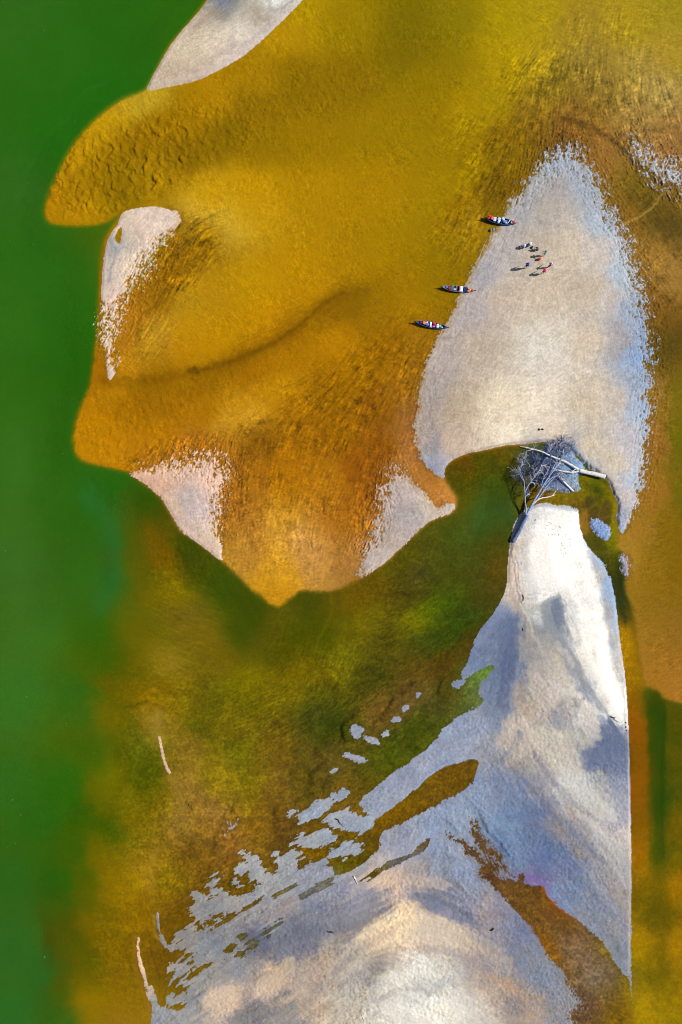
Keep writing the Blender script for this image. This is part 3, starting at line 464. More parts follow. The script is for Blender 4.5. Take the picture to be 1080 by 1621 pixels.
for e in WEED: g_weed = np.maximum(g_weed, e[5] * sst(1.25, .45, ell(UU, VV, e)))
g_patch = [sdf_grid(p[0], 30) for p in PATCHES]
g_dun2 = np.zeros_like(g_shelf)
for e in DUNES: g_dun2 = np.maximum(g_dun2, e[5] * sst(1.2, .5, ell(UU, VV, e)))

def shore(u, v):
    """signed distance to the waterline (positive on dry ground), before raggedness; and the bar it belongs to"""
    d = np.full(u.shape, -90, F); which = np.zeros(u.shape, np.int8)
    for i, k in enumerate(BARS):
        di = bil(g_bars[k], u, v) + (.7 if k in ('ridge', 'bank') else 0)
        m = di > d
        d = np.where(m, di, d); which = np.where(m, i + 1, which).astype(np.int8)
    return d, which

def local(fn, u, v, box, pad, fill):
    """evaluate fn only near a box of the plan"""
    out = np.full(u.shape, fill, F)
    m = (u > box[0] - pad) & (u < box[2] + pad) & (v > box[1] - pad) & (v < box[3] + pad)
    if m.any(): out[m] = fn(u[m], v[m])
    return out

def terrain(u, v, lic=None):
    """height z (m), bed / sand colour (sRGB 0-255), waterline distance, bar index"""
    u = u.astype(F); v = v.astype(F)
    wu = u + 2.2 * pn(u / 14, v / 14, 3) + 1.0 * pn(u / 5, v / 5, 4)
    wv = v + 2.2 * pn(u / 14, v / 14, 13) + 1.0 * pn(u / 5, v / 5, 14)
    rag = bil(g_rag, u, v, GR2)[..., 0]
    rag = rag * (1 + 1.0 * sst(7, 14, rag))
    warp = np.clip(rag / 4, .15, 1)
    wu = u + (wu - u) * warp; wv = v + (wv - v) * warp
    d, which = shore(wu, wv)
    iu_ = wu + 4.2 * pn(u / 17, v / 17, 15) + 1.0 * pn(u / 5, v / 5, 17); iv_ = wv + 4.2 * pn(u / 17, v / 17, 16) + 1.0 * pn(u / 5, v / 5, 18)
    for e in ISLES:
        r = max(e[2], e[3])
        di = local(lambda a, b: (1 - ell(a, b, e)) * min(e[2], e[3]), iu_, iv_, (e[0] - r, e[1] - r, e[0] + r, e[1] + r), 95, -90)
        di = np.maximum(di - 90 * sst(-9, -26, di), -90)
        m = di > d; d = np.where(m, di, d); which = np.where(m, len(BARS) + 1, which).astype(np.int8)
    for P in POOLS:
        poly = catmull(P, True, 3)
        def f(a, b):
            q, ins = seg_dist(a, b, poly)
            return np.where(ins, -q, q)
        dp = local(f, wu, wv, (poly[:, 0].min(), poly[:, 1].min(), poly[:, 0].max(), poly[:, 1].max()), 95, 90)
        d = np.minimum(d, dp)
    for e in PUDDLES:
        r = max(e[2], e[3])
        dp = local(lambda a, b: (ell(a, b, e) - 1) * min(e[2], e[3]), iu_, iv_, (e[0] - r, e[1] - r, e[0] + r, e[1] + r), 95, 90)
        d = np.minimum(d, np.minimum(dp + 90 * sst(9, 26, dp), 90))
    # ragged, rippled waterline
    fl = bil(g_flow, u, v, GR2)
    n1 = pn(u / 3.4, v / 3.4, 21); n2 = pn(u / 8, v / 8, 22); n3 = pn(u / 22, v / 22, 23)
    streak = lic[0] if lic is not None else 0 * u
    edge = .5 * n1 + .38 * n2 + .25 * n3 + .36 * streak
    sink = sst(0, 14, rag) * .09
    d2 = d + rag * (edge - sink)
    fine = sst(16, 6, rag)
    if lic is not None:
        rows = sst(650, 560, u) * sst(1225, 1290, v) * sst(200, 260, u)
        d2 = d2 + rows * (4.4 * lic[2] + 1.8 * lic[1] - .2) * sst(60, 10, d)
    # ---- height
    bank = bil(g_bank, u, v, GR2)[..., 0]
    zs = bil(g_shelf, wu, wv)
    depth = bil(g_depth, u, v, GR2)[..., 0]
    on_shelf = sst(-7, 5, zs)
    on_geo = sst(-58, 6, zs)
    base = -(depth * (1 - on_geo) + .22 * on_geo)
    base_c = -(depth * (1 - on_shelf) + .22 * on_shelf)
    zin = .005 * np.clip(d2, 0, 30) + .45 * sst(10, 110, d) + bank * sst(0, 5, d2)
    zout = np.maximum(base, -.006 * np.clip(-d2, 0, 90))
    zout = zout + np.minimum(0, (base - zout)) * sst(4, 85, -d2)
    z = np.where(d2 > 0, zin + .004, zout - .004)
    dn = bil(g_dune, wu, wv)
    z = z + .38 * sst(-5, 20, dn) * (d2 > 0)
    lobes = bil(g_dun2, u, v)
    # scalloped current dunes on the flooded lobes
    a = u * .88 - v * .47; b = u * .47 + v * .88
    sz = 1 - .45 * sst(150, 480, u)
    def saw(L, sd):
        t = a / L + .75 * pn(a / (L * 1.5), b / (L * .8), sd) + .12 * pn(u / (L * .6), v / (L * .55), sd + 1)
        t = t - np.floor(t)
        return np.where(t < .3, sst(0, .3, t), sst(1.25, .3, t) * 1.0 - .0) * np.clip(.55 + 1.1 * pn(u / (L * .8), v / (L * .8), sd + 2), 0, 1.2)       # steep face down-current, gentle back
    rip = pn(a / 2.4 + 2 * pn(u / 20, v / 20, 30), b / 4.6, 35)
    dunes = saw(19, 33) * (.5 + .5 * np.clip(pn(u / 15, v / 15, 37) + .6, 0, 1.3)) * (1 - sst(200, 520, u)) + .62 * saw(10, 39) * np.clip(.6 + pn(u / 20, v / 20, 38), 0, 1)
    z = z + lobes * (dunes - .6) * .30 * (d2 < -4)
    z = z + (.010 * rip + .006 * pn(u / 6, v / 6, 36)) * sst(-3, -8, d2) * on_shelf
    # wind and water ripples on the bars
    wetz = sst(960, 1180, v) * (1 - sst(-12, 4, dn)) * np.clip(.75 + .7 * pn(u / 55, v / 55, 81), 0, 1.2)
    rp = 1 - np.abs(pn(u / 5.2 + .8 * n2, v / 5.2, 82))
    sand_rip = .007 * streak + .009 * n1 + .012 * n3 + .007 * pn(u / 1.9, v / 1.9, 83) + 1.35 * wetz * (.055 * pn(u / 5.6 + n2 * .5, v / 5.6, 82) + .03 * pn(u / 3.4, v / 3.4, 85))
    z = z + sand_rip * sst(2, 12, d2)
    z = np.where(d2 > 0, np.maximum(z, .004), np.minimum(z, -.004))
    # ---- colour
    cu = u + 7 * pn(u / 40, v / 40, 41) + 4 * pn(u / 15, v / 15, 42); cv = v + 7 * pn(u / 40, v / 40, 43) + 4 * pn(u / 15, v / 15, 44)
    cw = bil(g_wat, cu, cv, GR2); cs = bil(g_shc, cu, cv, GR2)
    br = sst(940, 1010, v)                                 # the broken wet and dry mottling of the southern flats
    st3 = lic[2] if lic is not None else 0 * u
    crest = lic[3] if lic is not None else 0 * u
    live = np.clip(.8 + .7 * pn(u / 38, v / 38, 49), .25, 1.4)
    xu = cu + br * (9 * pn(u / 17, v / 17, 45) + 6 * pn(u / 7, v / 7, 46) + 7 * st3); xv = cv + br * (9 * pn(u / 17, v / 17, 47) + 6 * pn(u / 7, v / 7, 48) - 7 * st3)
    cd = bil(g_snd, xu, xv, GR2)
    k = sst(-4, 4, zs)[..., None]
    bed = cw * (1 - k) + cs * k
    cloud = fbm(u / 34, v / 34, 4, 51, .6); fine_n = .75 * pn(u / 3.1, v / 3.1, 52) + .5 * pn(u / 5.5 + .3 * v / 5.5, v / 5.5, 54); mid = fbm(u / 11, v / 11, 2, 53)
    deep = sst(1.0, 2.4, -base_c)
    # streaky weed
    weed = bil(g_weed, u, v)
    patch = sst(-.5, .35, fbm(u / 30, v / 30, 3, 55, .65))
    w = weed * (.25 + .75 * patch)
    st = lic[1] if lic is not None else 0 * u
    lum = 1 + w * (.58 * st + .13 - .40 * sst(-.25, .45, fbm(u / 15, v / 15, 4, 58, .68) + .28 * st) + .16 * fine_n) + on_shelf * live * (.085 * fine_n + .045 * mid + .095 * crest) + (1 - on_shelf) * (1 - deep) * (.22 + .78 * sst(1.35, .72, -base_c)) * (1 - .55 * sst(985, 1000, u)) * (.13 * cloud + .13 * mid + .20 * fine_n + .10 * st + .10 * fbm(u / 6.5, v / 6.5, 2, 59, .7) + .20 * sst(.82, 1.0, 1 - np.abs(fbm(u / 30 + .4 * n2, v / 30, 3, 60, .6))) - .04)
    lum = lum + .015 * deep * cloud
    bed = bed * lum[..., None]
    # hue drift of algae in the lagoon
    hg = (1 - on_shelf) * (1 - deep) * fbm(u / 22, v / 22, 3, 57)
    bed[..., 0] += 11 * hg; bed[..., 1] += 5 * hg; bed[..., 2] += 5 * np.abs(hg)
    wet = sst(9, 1, d2) * sst(0, 6, rag + 3)
    # sand
    cl2 = fbm(u / 26, v / 26, 4, 61, .6)
    whiteness = sst(205, 240, cd.mean(-1))
    sl = 1 + ((.05 - .02 * br) * streak + .06 * mid + (.08 - .02 * br) * fine_n + (.055 - .035 * br) * crest * live + .06 * cl2 + br * .035 * st3) * (1 - .7 * whiteness)
    south = sst(930, 1000, v)
    sl = sl + .055 * south * fbm(u / 60, v / 18, 3, 63) * (1 - .6 * whiteness)
    sl = sl + wetz * (.12 * (rp - .62) + .05 * n1 + .02 * streak)
    grav = np.isin(which, [i + 1 for i, kk_ in enumerate(BARS) if kk_ in ('gravel', 'shard', 'east', 'shoal')])
    sl = sl + grav * (.30 * pn(u / 2.6, v / 2.6, 84))
    flats = sst(1060, 1180, v)[..., None] * np.ones_like(u)[..., None]
    mid_g = np.array([172, 168, 167], F)
    cd = cd + flats * .27 * (cd - mid_g)
    wd = sst(-7, 5, dn + 4 * n3 + 2 * n2)[..., None] * sst(1180, 1080, v + 0 * u)[..., None]
    cd = cd + (np.array([249, 245, 237], F) - cd) * wd * (.72 + .1 * n3[..., None])
    sand = cd * sl[..., None]
    bl = south * (1 - whiteness) * fbm(u / 45, v / 45, 4, 65, .6)
    sand[..., 0] += 20 * bl; sand[..., 1] += 10 * bl; sand[..., 2] -= 6 * bl
    # cold pale tint on crests near ragged, wet margins, bluer to the east
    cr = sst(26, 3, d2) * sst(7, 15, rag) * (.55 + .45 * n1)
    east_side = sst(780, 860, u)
    crest_tint = np.array([214, 205, 196], F) * (1 - east_side[..., None]) + np.array([180, 202, 226], F) * east_side[..., None]
    sand = sand + (crest_tint - sand) * (cr * .55)[..., None]
    soak = (1 - sst(.5, 11, d2)) * sst(5, 11, rag) * .5 * (1 - .5 * sst(780, 860, u))       # margins soaked by the river
    sand = sand + (bed - sand) * soak[..., None]
    tan = np.array([186, 140, 82], F)
    bed = bed + (tan - bed) * (sst(-7, -.5, d2) * sst(6, 12, rag) * .22)[..., None]
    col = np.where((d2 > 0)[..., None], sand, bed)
    # thin dark, wet rim just below the waterline
    rim = np.exp(-((d2 + 2.2) / 2.4) ** 2) * sst(1, 5, rag) * (d2 < 0)
    col = col * (1 - .16 * rim)[..., None]
    pu = u + 3.2 * pn(u / 16, v / 16, 73) + 1.6 * pn(u / 6, v / 6, 74); pv = v + 3.2 * pn(u / 16, v / 16, 75) + 1.6 * pn(u / 6, v / 6, 76)
    for gp, (pts, c, al, zone, soft) in zip(g_patch, PATCHES):
        q = bil(gp, pu, pv)
        m = sst(-soft, soft, q + (2.5 * st3 + 2 * n2) * (zone == 's')) * al * (d2 < 0 if zone == 'b' else d2 > 0)
        col = col + (np.array(c, F) * (1 + .06 * mid + .05 * fine_n + .05 * st3 * (zone == 's'))[..., None] - col) * m[..., None]
    wob_u = u + 2.0 * pn(u / 12, v / 12, 71) + .8 * n1; wob_v = v + 2.0 * pn(u / 12, v / 12, 72) + .8 * n2
    for pts, hw, c, al, zone in STROKES:
        p = np.array(pts, float); poly = catmull(pts, False, 4)
        def f(a, b):
            q, _ = seg_dist(a, b, poly, False)
            return q
        q = local(f, wob_u, wob_v, (p[:, 0].min(), p[:, 1].min(), p[:, 0].max(), p[:, 1].max()), hw * 2.2 + 3, 999)
        m = np.exp(-(q / hw) ** 2)
        if zone == 's' and hw >= 5:
            m = sst(.28, .74, m + .17 * n2 + .12 * n1 + .15 * st3 + .10 * n3)
        m = m * al * np.clip(.85 + .5 * n2, .2, 1.2)
        if zone == 'b': m = m * (d2 < 0)
        elif zone == 's': m = m * (d2 > 0)
        col = col + (np.array(c, F) - col) * np.clip(m, 0, 1)[..., None]
    dep = np.maximum(-base_c, 0)
    sub = (d2 < 0)[..., None]
    kw = sst(-3, 10, dn)[..., None]
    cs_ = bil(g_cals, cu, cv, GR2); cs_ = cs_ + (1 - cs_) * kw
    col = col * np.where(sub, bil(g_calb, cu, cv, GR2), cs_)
    col = np.where(sub, np.clip(col, 0, 255) * (1.03 + .07 * on_shelf[..., None]), col * 1.02)
    return z.astype(F), np.clip(col, 0, 255), d2, which, dep * (1 - on_shelf) , cw, k[..., 0]

print("terrain")
STEP = 1.25
ax = axis(-30, 1110, STEP, 40000.0)
ay = axis(-30, 1651, STEP, 40000.0)
U, V = np.meshgrid(ax.astype(F), ay.astype(F))
ny, nx = U.shape
# line-integral streaks that follow the run of the water
def lic_tex(seed, length, blur, turn=0.0):
    r = np.random.RandomState(seed)
    N = r.rand(ny, nx).astype(F)
    for _ in range(blur):
        N = (N + np.roll(N, 1, 0) + np.roll(N, 1, 1) + np.roll(np.roll(N, 1, 0), 1, 1)) / 4
    f = bil(g_flow, U, V, GR2)
    th = turn + .5 * np.arctan2(f[..., 1], f[..., 0]) + .25 * pn(U / 40, V / 40, seed)
    dx, dy = np.cos(th).astype(F), np.sin(th).astype(F)
    jj, ii = np.meshgrid(np.arange(nx, dtype=F), np.arange(ny, dtype=F))
    acc = N.copy()
    for sgn in (1, -1):
        x, y = jj.copy(), ii.copy()
        px, py = dx * sgn, dy * sgn
        for _ in range(length):
            x += px; y += py
            ix = np.clip(x, 0, nx - 1).astype(np.int32); iy = np.clip(y, 0, ny - 1).astype(np.int32)
            acc += N[iy, ix]
            qx, qy = dx[iy, ix], dy[iy, ix]
            s = np.sign(qx * px + qy * py); s[s == 0] = 1
            px, py = qx * s, qy * s
    acc -= acc.mean(); acc /= acc.std()
    return np.clip(acc * .5, -1.3, 1.3)
L1 = lic_tex(3, 4, 0)
L2 = .6 * lic_tex(5, 5, 1) + .4 * lic_tex(9, 9, 2) * np.clip(1 + pn(U / 9, V / 9, 91), 0, 2)
L3 = lic_tex(15, 22, 5)
L4 = .6 * lic_tex(25, 2, 0, math.pi / 2) + .55 * lic_tex(26, 4, 1, math.pi / 2)
Z, COL, D2, WHICH, DEP, CW, KSH = terrain(U, V, (L1, L2, L3, L4))

def link(o):
    SC.collection.objects.link(o); return o

def grid_mesh(name, X, Y, Zz, faces=None):
    h, w = X.shape
    co = np.stack([X, Y, Zz], -1).reshape(-1, 3).astype(F)
    if faces is None:
        a = (np.arange(h - 1)[:, None] * w + np.arange(w - 1)[None]).reshape(-1)
        faces = np.stack([a + w, a + w + 1, a + 1, a], 1)
    used = np.unique(faces)
    remap = np.full(len(co), -1, np.int32); remap[used] = np.arange(len(used), dtype=np.int32)
    fc = remap[faces].astype(np.int32); co = co[used]
    me = bpy.data.meshes.new(name)
    me.vertices.add(len(co)); me.vertices.foreach_set('co', co.reshape(-1))
    me.loops.add(fc.size); me.loops.foreach_set('vertex_index', fc.reshape(-1))
    me.polygons.add(len(fc)); me.polygons.foreach_set('loop_start', np.arange(0, fc.size, 4, dtype=np.int32))
    me.polygons.foreach_set('use_smooth', np.ones(len(fc), bool))
    me.update(calc_edges=True)
    return me, used

def set_color(me, name, rgba):
    at = me.attributes.new(name, 'FLOAT_COLOR', 'POINT')
    at.data.foreach_set('color', rgba.astype(F).reshape(-1))

# ------------------------------------------------------------------ materials
def new_mat(name):
    m = bpy.data.materials.new(name); m.use_nodes = True
    nt = m.node_tree; nt.nodes.clear()
    out = nt.nodes.new('ShaderNodeOutputMaterial')
    return m, nt, out

def nd(nt, t, **kw):
    n = nt.nodes.new(t)
    for k, v in kw.items(): setattr(n, k, v)
    return n

def ground_mat():
    m, nt, out = new_mat("river sand and sediment")
    b = nd(nt, 'ShaderNodeBsdfPrincipled'); b.inputs['Specular IOR Level'].default_value = .06
    at = nd(nt, 'ShaderNodeAttribute', attribute_name='sediment')
    geo = nd(nt, 'ShaderNodeNewGeometry')
    n1 = nd(nt, 'ShaderNodeTexNoise'); n1.inputs['Scale'].default_value = 3.6; n1.inputs['Detail'].default_value = 4.0; n1.inputs['Roughness'].default_value = .7
    n2 = nd(nt, 'ShaderNodeTexNoise'); n2.inputs['Scale'].default_value = 9.0; n2.inputs['Detail'].default_value = 3.0
    L = nt.links.new
    L(geo.outputs['Position'], n1.inputs['Vector']); L(geo.outputs['Position'], n2.inputs['Vector'])
    mr = nd(nt, 'ShaderNodeMapRange'); mr.inputs['From Min'].default_value = .25; mr.inputs['From Max'].default_value = .75
    mr.inputs['To Min'].default_value = .86; mr.inputs['To Max'].default_value = 1.14
    L(n1.outputs['Fac'], mr.inputs['Value'])
    mx = nd(nt, 'ShaderNodeVectorMath', operation='SCALE')
    L(at.outputs['Vector'], mx.inputs[0]); L(mr.outputs['Result'], mx.inputs['Scale'])
    bp = nd(nt, 'ShaderNodeBump'); bp.inputs['Strength'].default_value = .55; bp.inputs['Distance'].default_value = .05
    L(n2.outputs['Fac'], bp.inputs['Height'])
    L(mx.outputs['Vector'], b.inputs['Base Color']); L(bp.outputs['Normal'], b.inputs['Normal'])
    L(at.outputs['Alpha'], b.inputs['Roughness'])
    L(b.outputs['BSDF'], out.inputs['Surface'])
    return m

def water_mat():
    m, nt, out = new_mat("river water")
    L = nt.links.new
    at = nd(nt, 'ShaderNodeAttribute', attribute_name='suspended')
    df = nd(nt, 'ShaderNodeBsdfDiffuse'); tr = nd(nt, 'ShaderNodeBsdfTransparent')
    gl = nd(nt, 'ShaderNodeBsdfGlossy'); gl.inputs['Roughness'].default_value = .12; gl.inputs['Color'].default_value = (.35, .35, .35, 1)
    geo = nd(nt, 'ShaderNodeNewGeometry')
    nz = nd(nt, 'ShaderNodeTexNoise'); nz.inputs['Scale'].default_value = 1.6; nz.inputs['Detail'].default_value = 3.0
    bp = nd(nt, 'ShaderNodeBump'); bp.inputs['Strength'].default_value = .25; bp.inputs['Distance'].default_value = .04
    fr = nd(nt, 'ShaderNodeFresnel'); fr.inputs['IOR'].default_value = 1.33
    m1 = nd(nt, 'ShaderNodeMixShader'); m2 = nd(nt, 'ShaderNodeMixShader')
    L(geo.outputs['Position'], nz.inputs['Vector']); L(nz.outputs['Fac'], bp.inputs['Height'])
    L(bp.outputs['Normal'], gl.inputs['Normal']); L(bp.outputs['Normal'], fr.inputs['Normal'])
    L(at.outputs['Color'], df.inputs['Color'])
    L(at.outputs['Alpha'], m1.inputs['Fac']); L(tr.outputs['BSDF'], m1.inputs[1]); L(df.outputs['BSDF'], m1.inputs[2])
    L(fr.outputs['Fac'], m2.inputs['Fac']); L(m1.outputs['Shader'], m2.inputs[1]); L(gl.outputs['BSDF'], m2.inputs[2])
    L(m2.outputs['Shader'], out.inputs['Surface'])
    return m

M_GROUND, M_WATER = ground_mat(), water_mat()

# ------------------------------------------------------------------ terrain sheets: river bed and the bars that rise from it
print("meshes")
X = (U - CU) * S; Y = (CV - V) * S
rough = np.where(D2 > 0, .95 - .25 * sst(14, 2, D2), .9)
RGBA = np.concatenate([lin(COL), rough[..., None].astype(F)], -1).reshape(-1, 4)
a = (np.arange(ny - 1)[:, None] * nx + np.arange(nx - 1)[None]).reshape(-1)
ALLF = np.stack([a + nx, a + nx + 1, a + 1, a], 1)
near = np.where(D2 > -14, WHICH, 0).reshape(-1)
FID = near[ALLF].max(1)
FID = np.where(FID > len(BARS), 0, FID)
BARNAMES = list(BARS)
for i in range(len(BARS) + 1):
    sel = ALLF[FID == i]
    if not len(sel): continue
    nm = 'ground' if i == 0 else 'sandbar'
    me, used = grid_mesh(nm, X, Y, Z, sel)
    set_color(me, 'sediment', RGBA[used])
    me.materials.append(M_GROUND)
    o = link(bpy.data.objects.new(nm, me)); o['kind'] = 'structure'

# water sheet: what is suspended in it hides the bed where it is deep
wx = axis(-30, 1110, 4.0, 40000.0); wy = axis(-30, 1651, 4.0, 40000.0)
WU, WV = np.meshgrid(wx.astype(F), wy.astype(F))
calw = bil(g_calb, WU, WV, GR2)
wsw = sst(160, 60, np.abs(WU - 170)) * sst(980, 1100, WV)
WU2 = WU + 6 * pn(WU / 40, WV / 40, 41) + wsw * 24 * fbm(WU / 60, WV / 40, 3, 97, .6); WV2 = WV + 6 * pn(WU / 40, WV / 40, 43) + wsw * 20 * fbm(WU / 60, WV / 40, 3, 98, .6)
cwat = bil(g_wat, WU2, WV2, GR2)
cshf = bil(g_shc, WU, WV, GR2)
zsw = bil(g_shelf, WU, WV); kk = sst(-5, 5, zsw)
dw = bil(g_depth, WU2, WV2, GR2)[..., 0] * (1 - kk) + .22 * kk
al = 1 - np.exp(-.40 * np.maximum(dw - .12, 0))
al = np.clip(al, .03, .8)
wc = cwat * (1 - kk[..., None]) + cshf * kk[..., None]
boost = 1 / (1 - al + al * al)
wc = wc * calw
deepmix = (.45 * sst(1.5, 2.6, dw) * (WU < 400))[..., None]
wc = wc + (np.array([45, 99, 22], F) - wc) * deepmix
for pts, hw, c, al_ in PLUMES:
    p = np.array(pts, float); poly = catmull(pts, False, 4)
    q = local(lambda a, b: seg_dist(a, b, poly, False)[0], WU + 8 * pn(WU / 30, WV / 30, 93), WV + 8 * pn(WU / 30, WV / 30, 94), (p[:, 0].min(), p[:, 1].min(), p[:, 0].max(), p[:, 1].max()), hw * 2.5, 999)
    wc = wc + (np.array(c, F) - wc) * (np.exp(-(q / hw) ** 2) * al_)[..., None]
wc = wc * (1 + (.035 * fbm(WU / 45, WV / 45, 3, 95, .6) + .02 * pn(WU / 9, WV / 9, 96)))[..., None]
wlin = lin(wc) * boost[..., None]
me, used = grid_mesh('water', (WU - CU) * S, (CV - WV) * S, np.zeros_like(WU))
set_color(me, 'suspended', np.concatenate([wlin, al[..., None]], -1).reshape(-1, 4))
me.materials.append(M_WATER)
o = link(bpy.data.objects.new('water', me)); o['kind'] = 'structure'
boost_ground = None

def ground_z(u, v):
    i = int(np.clip(np.searchsorted(ay, v), 0, ny - 1)); j = int(np.clip(np.searchsorted(ax, u), 0, nx - 1))
    return float(Z[i, j])

def W(u, v, z=0.0):
    """world position of a point that stands z above the water and is seen at plan point (u, v) from straight above the survey centre"""
    k = (CAM_H - z) / CAM_H * S
    return Vector(((u - CU) * k, (CV - v) * k, z))
# ------------------------------------------------------------------ mesh building helpers
print("objects")
class MB:
    def __init__(self): self.v = []; self.f = []; self.m = []
    def add(self, vs, fs, mi=0):
        b = len(self.v); self.v += [tuple(p) for p in vs]
        self.f += [tuple(i + b for i in q) for q in fs]; self.m += [mi] * len(fs)
    def tube(self, path, radii, n=7, mi=0, cap=True, rough=0.0, rng=None):
        path = [Vector(p) for p in path]; vs = []; ref = None
        for i, p in enumerate(path):
            t = (path[min(i + 1, len(path) - 1)] - path[max(i - 1, 0)]).normalized()
            if ref is None: ref = Vector((0, 0, 1)) if abs(t.z) < .9 else Vector((1, 0, 0))
            x = t.cross(ref).normalized(); y = x.cross(t).normalized(); ref = y
            for k in range(n):
                a = 2 * math.pi * k / n; r = radii[i] * (1 + (rng.uniform(-rough, rough) if rng else 0))
                vs.append(p + x * (r * math.cos(a)) + y * (r * math.sin(a)))
        fs = []
        for i in range(len(path) - 1):
            for k in range(n):
                fs.append((i * n + k, i * n + (k + 1) % n, (i + 1) * n + (k + 1) % n, (i + 1) * n + k))
        if cap and n > 2:
            fs.append(tuple(range(n - 1, -1, -1))); fs.append(tuple((len(path) - 1) * n + k for k in range(n)))
        self.add(vs, fs, mi)
    def box(self, c, s, rot=0.0, bev=.18, mi=0, tilt=None):
        """bevelled box: centre, full sizes"""
        M = Matrix.Rotation(rot, 3, 'Z')
        if tilt: M = M @ Matrix.Rotation(tilt[1], 3, tilt[0])
        hx, hy, hz = s[0] / 2, s[1] / 2, s[2] / 2; b = min(hx, hy, hz) * 2 * bev
        vs = []
        for sx in (-1, 1):
            for sy in (-1, 1):
                for sz in (-1, 1):
                    vs += [(sx * (hx - b), sy * (hy - b), sz * hz), (sx * (hx - b), sy * hy, sz * (hz - b)), (sx * hx, sy * (hy - b), sz * (hz - b))]
        I = lambda sx, sy, sz, k: ((sx > 0) * 4 + (sy > 0) * 2 + (sz > 0)) * 3 + k
        fs = []
        for s_ in (-1, 1):
            q = [I(-1, -1, s_, 0), I(1, -1, s_, 0), I(1, 1, s_, 0), I(-1, 1, s_, 0)]; fs.append(q if s_ > 0 else q[::-1])
            q = [I(-1, s_, -1, 1), I(1, s_, -1, 1), I(1, s_, 1, 1), I(-1, s_, 1, 1)]; fs.append(q if s_ < 0 else q[::-1])
            q = [I(s_, -1, -1, 2), I(s_, 1, -1, 2), I(s_, 1, 1, 2), I(s_, -1, 1, 2)]; fs.append(q if s_ > 0 else q[::-1])
        for a_ in (-1, 1):
            for b_ in (-1, 1):
                fs.append([I(-1, a_, b_, 0), I(1, a_, b_, 0), I(1, a_, b_, 1), I(-1, a_, b_, 1)])
                fs.append([I(a_, -1, b_, 0), I(a_, 1, b_, 0), I(a_, 1, b_, 2), I(a_, -1, b_, 2)])
                fs.append([I(a_, b_, -1, 1), I(a_, b_, 1, 1), I(a_, b_, 1, 2), I(a_, b_, -1, 2)])
                for c_ in (-1, 1): 
                    if True: fs.append([I(a_, b_, c_, 0), I(a_, b_, c_, 1), I(a_, b_, c_, 2)]) if c_ in (-1, 1) else None
        vs = [M @ Vector(p) + Vector(c) for p in vs]
        self.add(vs, [tuple(q) for q in fs], mi)
    def blob(self, c, s, rot=0.0, e=.7, nu=14, nv=9, lump=.08, seed=0, mi=0, flat=True):
        """lumpy superellipsoid: a stuffed sack or bag"""
        rg = random.Random(seed); ph = [rg.uniform(0, 6.3) for _ in range(6)]
        sg = lambda x, p: math.copysign(abs(x) ** p, x)
        vs = []; M = Matrix.Rotation(rot, 3, 'Z')
        for j in range(nv + 1):
            th = -math.pi / 2 + math.pi * j / nv
            for i in range(nu):
                a = 2 * math.pi * i / nu
                l = 1 + lump * (math.sin(3 * a + ph[0] + 2 * th) + math.sin(5 * a + ph[1]) * .6 + math.sin(4 * th + ph[2] + a) * .7)
                p = Vector((s[0] / 2 * sg(math.cos(th), e) * sg(math.cos(a), e) * l, s[1] / 2 * sg(math.cos(th), e) * sg(math.sin(a), e) * l, s[2] / 2 * sg(math.sin(th), e) * l))
                vs.append(M @ p + Vector(c))
        fs = [(j * nu + i, j * nu + (i + 1) % nu, (j + 1) * nu + (i + 1) % nu, (j + 1) * nu + i) for j in range(nv) for i in range(nu)]
        self.add(vs, fs, mi)
    def build(self, name, mats, parent=None, smooth=True):
        me = bpy.data.meshes.new(name)
        me.from_pydata(self.v, [], self.f)
        for m in (mats if isinstance(mats, (list, tuple)) else [mats]): me.materials.append(m)
        me.polygons.foreach_set('material_index', self.m)
        me.validate()
        import bmesh
        bm = bmesh.new(); bm.from_mesh(me)
        bmesh.ops.remove_doubles(bm, verts=bm.verts, dist=1e-5)
        bmesh.ops.recalc_face_normals(bm, faces=bm.faces)
        bm.to_mesh(me); bm.free()
        me.polygons.foreach_set('use_smooth', [smooth] * len(me.polygons))
        o = link(bpy.data.objects.new(name, me))
        if parent is not None: o.parent = parent
        return o

def thing(name, label, cat, loc, rotz=0.0, group=None):
    o = link(bpy.data.objects.new(name, None))
    o.empty_display_size = .2
    o.location = loc; o.rotation_euler = (0, 0, rotz)
    return tag(o, label, cat, group)

def tag(o, label, cat, group=None):
    o['label'] = label; o['category'] = cat
    if group: o['group'] = group
    return o

